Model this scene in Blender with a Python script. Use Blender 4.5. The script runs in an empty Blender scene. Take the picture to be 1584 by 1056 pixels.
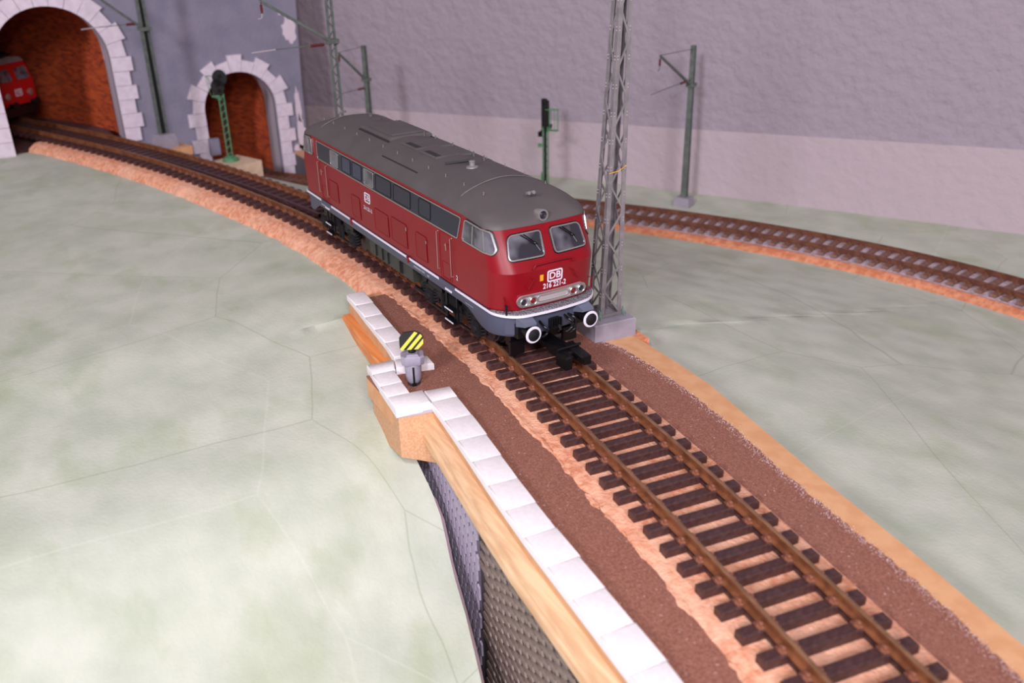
import bpy, bmesh, math, random
from mathutils import Vector, Matrix
from mathutils.geometry import tessellate_polygon
PI = math.pi
S = 0.001                       # everything below is written in millimetres of the real model railway
C = bpy.context.scene.collection
rnd = random.Random(7)

# ------------------------------------------------------------------ camera
cam = bpy.data.cameras.new('camera')
camo = bpy.data.objects.new('camera', cam); C.objects.link(camo)
fwd = Vector((-0.77652794, 0.46133182, -0.42915884))
rgt = Vector((0.51840694, 0.85492293, -0.01900071))
up = Vector((-0.3581321, 0.2372335, 0.90302916))
M = Matrix((rgt, up, -fwd)).transposed().to_4x4()
M.translation = Vector((293.370, -137.286, 123.458)) * S
camo.matrix_world = M
cam.sensor_width = 36
cam.lens = 1411.74 / 1584 * 36
cam.clip_start = 0.005; cam.clip_end = 20
cam.dof.use_dof = True
cam.dof.focus_distance = 0.285
cam.dof.aperture_fstop = 22
bpy.context.scene.camera = camo

# ------------------------------------------------------------------ light
w = bpy.data.worlds.new('world'); bpy.context.scene.world = w
w.use_nodes = True
w.node_tree.nodes['Background'].inputs[0].default_value = (1.0, 0.83, 0.80, 1)
w.node_tree.nodes['Background'].inputs[1].default_value = 0.34
def area(name, loc, target, size, power, col):
    l = bpy.data.lights.new(name, 'AREA'); l.shape = 'DISK'; l.size = size * S
    l.energy = power; l.color = col
    o = bpy.data.objects.new(name, l); C.objects.link(o)
    o.location = Vector(loc) * S
    o.rotation_euler = (Vector(target) - Vector(loc)).to_track_quat('-Z', 'Y').to_euler()
    return o
area('camera_flash', (272, -152, 172), (-40, 20, 0), 18, 0.36, (0.93, 0.91, 1.0))
area('desk_lamp', (805, -1055, 600), (-40, 60, 0), 200, 11.5, (0.95, 0.90, 1.0))
area('ceiling_lamp', (960, -300, 560), (-60, 60, 0), 300, 6.2, (0.98, 0.90, 0.98))
vs = bpy.context.scene.view_settings
vs.view_transform = 'Standard'; vs.look = 'None'; vs.gamma = 1; vs.exposure = 0.0
vs.use_curve_mapping = False
bpy.context.scene.cycles.use_denoising = True

# ------------------------------------------------------------------ materials
def lin(c):
    r = []
    for v in c:
        v /= 255
        r.append(v / 12.92 if v <= 0.04045 else ((v + 0.055) / 1.055) ** 2.4)
    return (r[0], r[1], r[2], 1)
def nd(nt, t, **k):
    n = nt.nodes.new(t)
    for a, b in k.items(): setattr(n, a, b)
    return n
def mat(name, col, rough=0.6, metal=0.0, col2=None, scale=600, detail=5, bump=0.0, bscale=None, lo=0.4, hi=0.6, spec=0.5, coord='Object', coat=0):
    m = bpy.data.materials.new(name); m.use_nodes = True
    nt = m.node_tree; b = nt.nodes['Principled BSDF']
    b.inputs['Roughness'].default_value = rough; b.inputs['Metallic'].default_value = metal
    b.inputs['Specular IOR Level'].default_value = spec
    b.inputs['Coat Weight'].default_value = coat
    b.inputs['Base Color'].default_value = lin(col)
    tc = nd(nt, 'ShaderNodeTexCoord')
    m['tc'] = 1
    if col2:
        n = nd(nt, 'ShaderNodeTexNoise'); n.inputs['Scale'].default_value = scale; n.inputs['Detail'].default_value = detail
        nt.links.new(tc.outputs[coord], n.inputs['Vector'])
        r = nd(nt, 'ShaderNodeValToRGB'); r.color_ramp.elements[0].position = lo; r.color_ramp.elements[1].position = hi
        r.color_ramp.elements[0].color = lin(col); r.color_ramp.elements[1].color = lin(col2)
        nt.links.new(n.outputs['Fac'], r.inputs['Fac']); nt.links.new(r.outputs['Color'], b.inputs['Base Color'])
        r.name = 'basecol'
    if bump:
        n2 = nd(nt, 'ShaderNodeTexNoise'); n2.inputs['Scale'].default_value = bscale or scale; n2.inputs['Detail'].default_value = 4
        nt.links.new(tc.outputs[coord], n2.inputs['Vector'])
        bp = nd(nt, 'ShaderNodeBump'); bp.inputs['Strength'].default_value = 1.0; bp.inputs['Distance'].default_value = bump * S
        nt.links.new(n2.outputs['Fac'], bp.inputs['Height']); nt.links.new(bp.outputs['Normal'], b.inputs['Normal'])
    return m
def overlay(m, col, scale, lo, hi, detail=3, kind='noise', strength=1.0, stretch=None):
    """mix a second colour over the base colour where a noise (or the edges of big cells) says so"""
    nt = m.node_tree; b = nt.nodes['Principled BSDF']; inp = b.inputs['Base Color']
    tc = [n for n in nt.nodes if n.type == 'TEX_COORD'][0]
    mix = nd(nt, 'ShaderNodeMix', data_type='RGBA')
    if inp.is_linked: nt.links.new(inp.links[0].from_socket, mix.inputs['A'])
    else: mix.inputs['A'].default_value = inp.default_value
    mix.inputs['B'].default_value = lin(col)
    src = tc.outputs['Object']
    if stretch:
        mp = nd(nt, 'ShaderNodeMapping'); mp.inputs['Scale'].default_value = stretch; mp.inputs['Rotation'].default_value = (0, 0, 0.5)
        nt.links.new(src, mp.inputs['Vector']); src = mp.outputs['Vector']
    if kind == 'noise':
        n = nd(nt, 'ShaderNodeTexNoise'); n.inputs['Scale'].default_value = scale; n.inputs['Detail'].default_value = detail
        nt.links.new(src, n.inputs['Vector']); out = n.outputs['Fac']
    else:
        dn = nd(nt, 'ShaderNodeTexNoise'); dn.inputs['Scale'].default_value = scale * 1.3; dn.inputs['Detail'].default_value = 3
        nt.links.new(src, dn.inputs['Vector'])
        sc = nd(nt, 'ShaderNodeVectorMath', operation='SCALE'); sc.inputs['Scale'].default_value = 0.07 / scale
        nt.links.new(dn.outputs['Color'], sc.inputs[0])
        ad = nd(nt, 'ShaderNodeVectorMath', operation='ADD'); nt.links.new(src, ad.inputs[0]); nt.links.new(sc.outputs[0], ad.inputs[1])
        n = nd(nt, 'ShaderNodeTexVoronoi', feature='DISTANCE_TO_EDGE' if kind == 'edge' else 'F1'); n.inputs['Scale'].default_value = scale
        nt.links.new(ad.outputs[0], n.inputs['Vector']); out = n.outputs['Distance']
    r = nd(nt, 'ShaderNodeMapRange'); r.inputs['From Min'].default_value = lo; r.inputs['From Max'].default_value = hi
    r.inputs['To Max'].default_value = strength
    nt.links.new(out, r.inputs['Value'])
    nt.links.new(r.outputs['Result'], mix.inputs['Factor'])
    nt.links.new(mix.outputs['Result'], inp)
    return r

paper = mat('green_paper', (180, 188, 172), 0.8, col2=(196, 202, 187), scale=60, detail=8, bump=0.10, bscale=900, lo=0.35, hi=0.65, spec=0.25)
overlay(paper, (154, 168, 130), 14, 0.54, 0.78, 7, strength=0.55, stretch=(1, 1.4, 1))
overlay(paper, (152, 166, 126), 42, 0.55, 0.78, 8, strength=0.5, stretch=(1, 1.5, 1))
overlay(paper, (140, 154, 122), 8.5, 0.0028, 0.0, kind='edge', strength=0.45)
overlay(paper, (222, 228, 218), 6, 0.003, 0.0, kind='edge', strength=0.14)
overlay(paper, (90, 95, 80), 700, 0.80, 0.84, 2, strength=0.6)
paper_cut = mat('paper_cut_edge', (205, 180, 185), 0.8)
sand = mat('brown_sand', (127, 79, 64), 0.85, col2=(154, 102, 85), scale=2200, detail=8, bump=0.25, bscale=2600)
overlay(sand, (205, 178, 168), 1500, 0.68, 0.73, 2, strength=0.8)
overlay(sand, (134, 90, 76), 45, 0.5, 0.8, 4, strength=0.3)
cork = mat('cork', (206, 134, 100), 0.85, col2=(234, 174, 142), scale=500, detail=8, bump=0.4, bscale=1300, lo=0.38, hi=0.62)
overlay(cork, (150, 80, 55), 900, 0.68, 0.74, 3, strength=0.7)
overlay(cork, (236, 186, 158), 60, 0.45, 0.7, 5, strength=0.7)
corko = mat('cork_orange', (192, 116, 80), 0.85, col2=(214, 144, 108), scale=300, detail=8, bump=0.6, bscale=600)
overlay(corko, (120, 58, 40), 700, 0.68, 0.74, 3, strength=0.8)
mdf = mat('fibreboard', (198, 150, 112), 0.75, col2=(212, 168, 130), scale=1500, bump=0.06, bscale=3000)
mdfp = mat('pale_wood', (214, 184, 156), 0.75, col2=(222, 196, 168), scale=300)
mdf2 = mat('fibreboard_orange', (206, 152, 108), 0.7, col2=(214, 164, 120), scale=200, bump=0.05, bscale=3000)
def woodmat(name, a, b_):
    m = mat(name, a, 0.5, bump=0.0)
    nt = m.node_tree; b = nt.nodes['Principled BSDF']; tc = [n for n in nt.nodes if n.type == 'TEX_COORD'][0]
    mp = nd(nt, 'ShaderNodeMapping'); mp.inputs['Rotation'].default_value = (0, 0, 0.12); mp.inputs['Scale'].default_value = (5, 700, 700)
    nt.links.new(tc.outputs['Object'], mp.inputs['Vector'])
    n = nd(nt, 'ShaderNodeTexNoise'); n.inputs['Scale'].default_value = 1; n.inputs['Detail'].default_value = 4
    nt.links.new(mp.outputs['Vector'], n.inputs['Vector'])
    r = nd(nt, 'ShaderNodeValToRGB'); r.color_ramp.elements[0].position = 0.38; r.color_ramp.elements[1].position = 0.62
    r.color_ramp.elements[0].color = lin(a); r.color_ramp.elements[1].color = lin(b_)
    nt.links.new(n.outputs['Fac'], r.inputs['Fac']); nt.links.new(r.outputs['Color'], b.inputs['Base Color'])
    return m
wood = woodmat('pine_moulding', (208, 164, 124), (228, 190, 150))
woodo = woodmat('orange_moulding', (205, 120, 60), (226, 150, 88))
glue = mat('dried_glue', (214, 196, 200), 0.4)
whitecap = mat('white_coping', (230, 224, 226), 0.6, col2=(236, 231, 232), scale=900, bump=0.03, bscale=3000)
greycard = mat('grey_card', (178, 170, 176), 0.8)
sleeperm = mat('sleeper_plastic', (58, 34, 34), 0.42, col2=(74, 47, 46), scale=700, detail=6, bump=0.08, bscale=2500)
overlay(sleeperm, (96, 72, 72), 260, 0.60, 0.76, 5, strength=0.45)
railm = mat('rusty_rail', (112, 66, 42), 0.45, 0.25, col2=(140, 88, 58), scale=300, bump=0.04, bscale=1500)
railtop = mat('rail_head', (128, 94, 68), 0.36, 0.4, col2=(150, 112, 84), scale=200)
chairm = mat('rusty_chair', (106, 60, 44), 0.6, col2=(138, 86, 64), scale=900, bump=0.1, bscale=3000)
far_sleeper = mat('far_sleeper_plastic', (112, 80, 68), 0.6, col2=(132, 98, 86), scale=400)
far_rail = mat('far_rust_rail', (98, 58, 44), 0.5, 0.1, col2=(118, 74, 56), scale=300)
ballast = mat('pale_ballast', (176, 152, 158), 0.9, col2=(205, 188, 196), scale=500, bump=0.4)
plaster = mat('rough_plaster', (160, 149, 160), 0.9, bump=1.9, bscale=150, spec=0.2)
plaster2 = mat('knee_plaster', (181, 167, 173), 0.9, bump=1.2, bscale=160, spec=0.2)
greypaint = mat('grey_painted_wall', (120, 118, 136), 0.8, col2=(130, 126, 144), scale=60, bump=0.35, bscale=500)
smear = mat('plaster_smear', (206, 192, 204), 0.85, bump=0.5, bscale=300)
portal = mat('portal_stone', (204, 192, 206), 0.75, col2=(214, 203, 214), scale=300, bump=0.06, bscale=1500)
reveal = mat('portal_reveal', (190, 178, 190), 0.85)
gblock = mat('grey_low_wall', (92, 88, 94), 0.85, bump=0.1, bscale=900)
stoneG = mat('grey_embossed_stone', (158, 148, 168), 0.5, col2=(172, 162, 182), scale=500, bump=0.12, bscale=2500)
stoneB = mat('brown_embossed_stone', (112, 96, 90), 0.36, col2=(136, 118, 110), scale=600, bump=0.14, bscale=2500)
stoneGd = mat('grey_joint', (96, 88, 104), 0.8)
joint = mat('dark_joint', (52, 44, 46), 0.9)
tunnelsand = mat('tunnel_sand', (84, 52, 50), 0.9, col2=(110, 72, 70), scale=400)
brickm = bpy.data.materials.new('brick_paper'); brickm.use_nodes = True
def _brick():
    nt = brickm.node_tree; b = nt.nodes['Principled BSDF']; b.inputs['Roughness'].default_value = 0.75
    tc = nd(nt, 'ShaderNodeTexCoord')
    br = nd(nt, 'ShaderNodeTexBrick'); br.inputs['Scale'].default_value = 1.0
    br.inputs['Brick Width'].default_value = 4.6; br.inputs['Row Height'].default_value = 1.6
    br.inputs['Mortar Size'].default_value = 0.13
    br.inputs['Color1'].default_value = lin((196, 82, 36)); br.inputs['Color2'].default_value = lin((112, 28, 18))
    br.inputs['Mortar'].default_value = lin((176, 84, 52)); br.inputs['Bias'].default_value = -0.1
    nt.links.new(tc.outputs['UV'], br.inputs['Vector'])
    n = nd(nt, 'ShaderNodeTexNoise'); n.inputs['Scale'].default_value = 0.22; n.inputs['Detail'].default_value = 6
    nt.links.new(tc.outputs['UV'], n.inputs['Vector'])
    r = nd(nt, 'ShaderNodeMapRange'); r.inputs['From Min'].default_value = 0.42; r.inputs['From Max'].default_value = 0.7
    nt.links.new(n.outputs['Fac'], r.inputs['Value'])
    r.inputs['To Max'].default_value = 0.45
    mx = nd(nt, 'ShaderNodeMix', data_type='RGBA'); mx.inputs['B'].default_value = lin((206, 92, 36))
    nt.links.new(r.outputs['Result'], mx.inputs['Factor']); nt.links.new(br.outputs['Color'], mx.inputs['A'])
    nt.links.new(mx.outputs['Result'], b.inputs['Base Color'])
_brick()
red = mat('loco_red', (124, 2, 19), 0.36, spec=0.4, col2=(129, 3, 21), scale=200, bump=0.012, bscale=4000)
red2 = mat('louvre_red', (124, 2, 14), 0.45)
roofm = mat('roof_grey', (79, 74, 75), 0.6, col2=(84, 79, 79), scale=90, bump=0.015, bscale=4000)
roofd = mat('roof_dark', (36, 33, 36), 0.7)
skirtm = mat('skirt_grey', (72, 77, 96), 0.45)
skirt2 = mat('step_grey', (98, 104, 122), 0.45)
whitem = mat('white_paint', (222, 218, 232), 0.5)
mesh_grey = mat('walkway_mesh', (70, 68, 74), 0.7, col2=(150, 146, 152), scale=2600, lo=0.45, hi=0.55)
letterm = mat('lettering_grey', (150, 150, 160), 0.6)
navy = mat('window_band', (30, 32, 48), 0.32)
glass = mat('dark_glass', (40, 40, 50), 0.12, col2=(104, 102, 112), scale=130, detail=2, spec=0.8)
glass2 = mat('blue_glass', (30, 34, 68), 0.15, spec=0.7)
silver = mat('silver_trim', (186, 182, 182), 0.28, 0.8)
silverp = mat('silver_paint', (186, 178, 182), 0.4, 0.3)
goldw = mat('brass_wire', (176, 140, 132), 0.35, 0.6)
black = mat('black_plastic', (10, 9, 12), 0.4, spec=0.4)
black2 = mat('dark_frame', (24, 22, 26), 0.75, spec=0.3)
tankm = mat('tank_olive', (52, 54, 50), 0.5)
redlamp = mat('red_lens', (120, 20, 24), 0.2)
darklamp = mat('dark_lens', (38, 38, 52), 0.15)
yellow = mat('sticker_yellow', (238, 160, 30), 0.5)
mastm = mat('mast_grey', (112, 108, 110), 0.48, col2=(126, 120, 122), scale=300, spec=0.6)
mastd = mat('mast_green_grey', (84, 92, 88), 0.5, col2=(98, 106, 100), scale=300)
gusset = mat('green_gusset', (104, 124, 116), 0.5)
concrete = mat('concrete_block', (144, 138, 150), 0.7, col2=(152, 145, 156), scale=300)
insul = mat('brown_insulator', (92, 28, 32), 0.35)
siggreen = mat('signal_green', (66, 122, 84), 0.45, col2=(84, 142, 98), scale=400)
lampgrey = mat('lantern_grey', (142, 136, 152), 0.45, col2=(150, 145, 160), scale=600)
dyel = mat('disc_yellow', (214, 208, 84), 0.4)
dblk = mat('disc_black', (38, 36, 36), 0.4)
brightred = mat('bright_red', (176, 14, 20), 0.35)
floorm = mat('floor_wood', (120, 96, 78), 0.8, col2=(132, 106, 86), scale=30)
bogiem = mat('wheel_steel', (60, 56, 58), 0.4, 0.5)

# ------------------------------------------------------------------ mesh helpers
LOCO_ON = [False]
class MB:
    def __init__(s): s.v = []; s.f = []; s.uv = None; s.mi = []
    def add(s, vs, fs, mi=0):
        o = len(s.v); s.v += [tuple(v) for v in vs]; s.f += [tuple(i + o for i in f) for f in fs]; s.mi += [mi] * len(fs); return s
    def box(s, c, d, rz=0, ry=0, bev=0, mi=0):
        hx, hy, hz = d[0] / 2, d[1] / 2, d[2] / 2
        R = Matrix.Rotation(rz, 3, 'Z') @ Matrix.Rotation(ry, 3, 'Y')
        if not bev:
            vs = [(x, y, z) for z in (-hz, hz) for y in (-hy, hy) for x in (-hx, hx)]
            fs = [(0, 2, 3, 1), (4, 5, 7, 6), (0, 1, 5, 4), (2, 6, 7, 3), (0, 4, 6, 2), (1, 3, 7, 5)]
        else:
            e = bev
            base = [(-hx, -hy), (hx, -hy), (hx, hy), (-hx, hy)]; ins = [(-hx + e, -hy + e), (hx - e, -hy + e), (hx - e, hy - e), (-hx + e, hy - e)]
            vs = [(x, y, -hz) for x, y in base] + [(x, y, hz - e) for x, y in base] + [(x, y, hz) for x, y in ins]
            fs = [(3, 2, 1, 0), (8, 9, 10, 11)] + [(i, (i + 1) % 4, 4 + (i + 1) % 4, 4 + i) for i in range(4)] + [(4 + i, 4 + (i + 1) % 4, 8 + (i + 1) % 4, 8 + i) for i in range(4)]
        return s.add([R @ Vector(v) + Vector(c) for v in vs], fs, mi)
    def prism(s, poly, d, at=None, mi=0):
        """poly: 3-D points of a planar outline; d: extrusion vector"""
        n = len(poly); d = Vector(d)
        vs = [Vector(p) for p in poly] + [Vector(p) + d for p in poly]
        fs = [tuple(range(n))[::-1], tuple(range(n, 2 * n))] + [(i, (i + 1) % n, n + (i + 1) % n, n + i) for i in range(n)]
        return s.add(vs, fs, mi)
    def tube(s, pts, r, n=6, cap=True, mi=0):
        pts = [Vector(p) for p in pts]; k = len(pts); rr = r if isinstance(r, (list, tuple)) else [r] * k
        vs = []
        for i, p in enumerate(pts):
            t = (pts[min(i + 1, k - 1)] - pts[max(i - 1, 0)]).normalized()
            a = Vector((0, 0, 1)) if abs(t.z) < 0.9 else Vector((1, 0, 0))
            u = t.cross(a).normalized(); w_ = t.cross(u)
            for j in range(n):
                q = 2 * PI * j / n; vs.append(p + (u * math.cos(q) + w_ * math.sin(q)) * rr[i])
        fs = [(i * n + j, i * n + (j + 1) % n, (i + 1) * n + (j + 1) % n, (i + 1) * n + j) for i in range(k - 1) for j in range(n)]
        if cap: fs += [tuple(range(n))[::-1], tuple(range((k - 1) * n, k * n))]
        return s.add(vs, fs, mi)
    def bar(s, a, b, w1, w2, upv=(0, 0, 1), mi=0):
        """rectangular bar from a to b, w1 across, w2 along upv"""
        a = Vector(a); b = Vector(b); t = (b - a).normalized(); u = Vector(upv)
        x = t.cross(u).normalized() * w1 / 2; y = x.cross(t).normalized() * w2 / 2
        vs = [a - x - y, a + x - y, a + x + y, a - x + y, b - x - y, b + x - y, b + x + y, b - x + y]
        return s.add(vs, [(3, 2, 1, 0), (4, 5, 6, 7), (0, 1, 5, 4), (1, 2, 6, 5), (2, 3, 7, 6), (3, 0, 4, 7)], mi)
    def lathe(s, prof, n=20, c=(0, 0, 0), axis='Z', mi=0):
        vs = []
        for r, h in prof:
            for j in range(n):
                q = 2 * PI * j / n; x, y = r * math.cos(q), r * math.sin(q)
                vs.append({'Z': (x, y, h), 'X': (h, x, y), 'Y': (y, h, x)}[axis])
        vs = [Vector(v) + Vector(c) for v in vs]; k = len(prof)
        fs = [(i * n + j, i * n + (j + 1) % n, (i + 1) * n + (j + 1) % n, (i + 1) * n + j) for i in range(k - 1) for j in range(n)]
        if prof[0][0] > 1e-6: fs.append(tuple(range(n))[::-1])
        if prof[-1][0] > 1e-6: fs.append(tuple(range((k - 1) * n, k * n)))
        return s.add(vs, fs, mi)
    def grid(s, rows, close=False, mi=0):
        n = len(rows[0]); k = len(rows); vs = [p for r in rows for p in r]
        m_ = n if close else n - 1
        return s.add(vs, [(i * n + j, i * n + (j + 1) % n, (i + 1) * n + (j + 1) % n, (i + 1) * n + j) for i in range(k - 1) for j in range(m_)], mi)
    def mesh(s, name, mats, smooth=False, org=(0, 0, 0)):
        me = bpy.data.meshes.new(name)
        o = Vector(org)
        if LOCO_ON[0]: s.v = [squeeze(v) for v in s.v]
        me.from_pydata([tuple((Vector(v) - o) * S) for v in s.v], [], s.f)
        for m in (mats if isinstance(mats, (list, tuple)) else [mats]): me.materials.append(m)
        me.polygons.foreach_set('material_index', s.mi)
        bm = bmesh.new(); bm.from_mesh(me)
        bmesh.ops.recalc_face_normals(bm, faces=bm.faces)
        if smooth:
            for f in bm.faces: f.smooth = True
            if smooth is not True:
                for e in bm.edges:
                    if len(e.link_faces) == 2 and e.calc_face_angle(0) > smooth: e.smooth = False
        bm.to_mesh(me); bm.free()
        return me
    def build(s, name, mats, parent=None, smooth=False, label=None, kind=None, loc=None, rz=None):
        """vertices are given in the parent's frame (millimetres)"""
        me = s.mesh(name, mats, smooth)
        ob = bpy.data.objects.new(name, me); C.objects.link(ob)
        if parent: ob.parent = parent
        if loc: ob.location = Vector(loc) * S
        if rz is not None: ob.rotation_euler = (0, 0, rz)
        if label: ob['label'] = label
        if kind: ob['kind'] = kind
        return ob
def place(me, name, parent, loc, rz=0):
    ob = bpy.data.objects.new(name, me); C.objects.link(ob); ob.parent = parent
    ob.location = Vector(loc) * S; ob.rotation_euler = (0, 0, rz); return ob
def thing(name, label, cat, loc=(0, 0, 0), rz=0, group=None, kind=None):
    o = bpy.data.objects.new(name, None); C.objects.link(o); o.empty_display_size = 0.01
    o.location = Vector(loc) * S; o.rotation_euler = (0, 0, rz)
    if label: o['label'] = label
    if cat: o['category'] = cat
    if group: o['group'] = group
    if kind: o['kind'] = kind
    return o
def tag(o, label, cat, group=None):
    o['label'] = label; o['category'] = cat
    if group: o['group'] = group
    return o
def sm(x): x = max(0.0, min(1.0, x)); return x * x * (3 - 2 * x)
def interp(x, xs, ys):
    if x <= xs[0]: return ys[0] + (x - xs[0]) * (ys[1] - ys[0]) / (xs[1] - xs[0])
    for i in range(len(xs) - 1):
        if x <= xs[i + 1]: break
    return ys[i] + (x - xs[i]) * (ys[i + 1] - ys[i]) / (xs[i + 1] - xs[i])
def noise(x, y, k=1.0):
    return (math.sin(x * 1.7 * k + 1.3) * math.cos(y * 2.1 * k) + 0.6 * math.sin(x * 4.3 * k + y * 3.1 * k) + 0.35 * math.sin(x * 9.1 * k - y * 7.7 * k + 2)) / 2

# ------------------------------------------------------------------ track centre lines
HK = [-120, -20, 80, 200]; HV = [0.182, 0.023, -0.1, -0.167]
def _heading(s):
    if s <= -120: return interp(s, [-330, -120], [0.375, 0.182]) if s > -330 else 0.375 + (-330 - s) * 0.0006
    if s >= 200: return -0.167
    return interp(s, HK, HV)
main_pts = {}
def _build_main():
    x, y = 0.0, 2.207; main_pts[0] = (x, y, _heading(0))
    for d in (1, -1):
        x, y = 0.0, 2.207
        for i in range(1, 620):
            h = _heading(d * (i - 0.5)); x += d * math.cos(h); y += d * math.sin(h)
            main_pts[d * i] = (x, y, _heading(d * i))
_build_main()
def main(s):
    i = math.floor(s); a = main_pts[i]; b = main_pts[i + 1]; t = s - i
    return tuple(a[k] + (b[k] - a[k]) * t for k in range(3))
def main_y(x):
    lo, hi = -600, 600
    while hi - lo > 1:
        m_ = (lo + hi) // 2
        if main_pts[m_][0] < x: lo = m_
        else: hi = m_
    a, b = main_pts[lo], main_pts[hi]
    return a[1] + (b[1] - a[1]) * (x - a[0]) / (b[0] - a[0])
FX = [-470, -400, -345, -280, -215, -150, -105, -71, -37, -5, 27, 65, 100, 160, 260]
FY = [-30, 4, 36, 76, 119, 161, 191.5, 211, 227.5, 240.5, 251, 259, 262, 262, 256]
def catmull(xs, ys, step=1.0):
    P = [Vector((a, b)) for a, b in zip(xs, ys)]; out = []
    for i in range(1, len(P) - 2):
        for k in range(24):
            t = k / 24
            out.append(0.5 * ((2 * P[i]) + (-P[i - 1] + P[i + 1]) * t + (2 * P[i - 1] - 5 * P[i] + 4 * P[i + 1] - P[i + 2]) * t * t + (-P[i - 1] + 3 * P[i] - 3 * P[i + 1] + P[i + 2]) * t ** 3))
    for _ in range(30):
        out = [out[0]] + [(out[i - 1] + out[i] * 2 + out[i + 1]) / 4 for i in range(1, len(out) - 1)] + [out[-1]]
    L = [0]
    for i in range(1, len(out)): L.append(L[-1] + (out[i] - out[i - 1]).length)
    res = []; j = 0; s = 0
    while s < L[-1]:
        while L[j + 1] < s: j += 1
        t = (s - L[j]) / (L[j + 1] - L[j]); p = out[j].lerp(out[j + 1], t); d = out[j + 1] - out[j]
        res.append((p.x, p.y, math.atan2(d.y, d.x))); s += step
    return res
far_pts = catmull(FX, FY)
for _i in range(1, len(far_pts) - 1):
    a, b = far_pts[_i - 1], far_pts[_i + 1]; far_pts[_i] = (far_pts[_i][0], far_pts[_i][1], math.atan2(b[1] - a[1], b[0] - a[0]))
def far_z(x): return -37 - 6 * sm((-190 - x) / 150)
def far(s):
    i = max(0, min(len(far_pts) - 2, int(s))); return far_pts[i]
def far_y(x): return interp(x, FX, FY)
def knee_y(x): return 186 + (x + 256) * 0.5703

# ------------------------------------------------------------------ terrain
def h_left(x, y):
    z = -9.4 - 5.5 * sm((x + 25) / 50) - 5.0 * sm((x - 18) / 45)
    u = min(x, 215) - 50
    if u > 0: z -= 0.5 * u * sm(u / 60)
    dd = max(0.0, main_y(max(-590, min(590, x))) - 26 - y)
    return z - 0.02 * dd * (1 - sm((x + 30) / 130)) + 0.16 * noise(x / 33, y / 27) * min(1, dd / 12)
def h_right(x, y):
    ym = main_y(x); yf = far_y(x); a = ym + 19; b = yf - 22
    near = -9.5 - 0.03 * max(0, x - 60)
    fz = far_z(x) - 7.2
    t = (y - a) / max(1, b - a)
    z = near + (fz - near) * (sm(t) * 0.5 + 0.5 * max(0, min(1, t)))
    return z + 0.6 * noise(x / 40, y / 30) * (1 if 0.1 < t < 0.85 else 0.15)
def left_edge_y(x):
    if x < -3: return main_y(x)
    if x < 53.5: return -33
    if x < 84.5: return -43.5
    return interp(x, [84.5, 91.8, 98.4, 105.1, 117, 133.7, 143.2, 215, 330], [-43.4, -43.6, -45.1, -46.9, -49.4, -54, -56.7, -73, -98])
def frange(a, b, n): return [a + (b - a) * i / n for i in range(n + 1)]
xs = frange(-351, -3.2, 88) + [-3] + frange(3, 53.4, 12) + [53.5] + frange(56, 84.4, 8) + [84.6] + frange(88, 360, 56)
mb = MB(); rows = []
for x in xs:
    e = left_edge_y(x); row = []
    for k in range(0, 100):
        y1 = min(-62, e - 4)
        y = e + (y1 - e) * k / 24 if k < 24 else (y1 if k == 24 else (y1 + (-62 - k + 24 - y1) if y1 > -62 else min(y1 - 0.2 * (k - 24), -62 - (k - 24) * 4.8)))
        if k > 24: y = min(y1 - 0.2 * (k - 24), -62 - (k - 24) * 4.8)
        row.append((x, y, h_left(x, y)))
    rows.append(row)
mb.grid(rows)
tl = mb.build('paper_terrain', paper, smooth=True, kind='structure')
mb = MB(); pts = [(x, left_edge_y(x)) for x in xs if x >= 86]
mb.grid([[(x, y, h_left(x, y) + 0.02) for x, y in pts], [(x, y + 0.25 * math.sin(x * 0.9) * 0.4 + 1.1, h_left(x, y) - 1.8) for x, y in pts]])
mb.build('cut_edge', paper_cut, parent=tl)
def deck_r(x): return interp(x, [80, 102, 118, 165, 198, 230, 260], [37.2, 36.3, 35.0, 25.3, 19.4, 12.7, 6.5])
xs = frange(-347, 62, 90) + [63] + frange(66, 330, 62)
mb = MB(); rows = []
for x in xs:
    a = main_y(x) if x < 62.5 else deck_r(x) - 1.5
    b = min(knee_y(x) + 1, 900); row = []
    for k in range(70):
        y = a + (b - a) * k / 69; z = h_right(x, y)
        if x > 62.5 and k == 0: z = -12
        row.append((x, y, z))
    rows.append(row)
mb.grid(rows); mb.build('paper_terrain', paper, smooth=True, kind='structure')
mb = MB(); mb.box((0, 0, -133), (1500, 1300, 6)); mb.build('floor', floorm, kind='structure')

# ------------------------------------------------------------------ room walls behind the layout
kd = Vector((0.8686, 0.4955, 0)); kn = Vector((-0.4955, 0.8686, 0)); k0 = Vector((-256, 186, 0))
def kz(t): return -9.5 + 0.030 * (t + 60)
rows = []; ta, tb = -330, 900
T = frange(ta, tb, 160)
mb = MB(); mb.grid([[k0 + kd * t + kn * 0.0 + Vector((0, 0, z if z is not None else kz(t))) for t in T] for z in (-132, -60, -45, None)])
mb.build('wall_back', plaster2, kind='structure')
rows = []
for j in range(60):
    hgt = 600 * j / 59
    rows.append([k0 + kd * t + kn * (-0.115 * hgt + (0.5 if j else 0)) + Vector((0, 0, kz(t) + hgt)) for t in T])
mb = MB(); mb.grid(rows); mb.build('ceiling', plaster, kind='structure')

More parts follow.
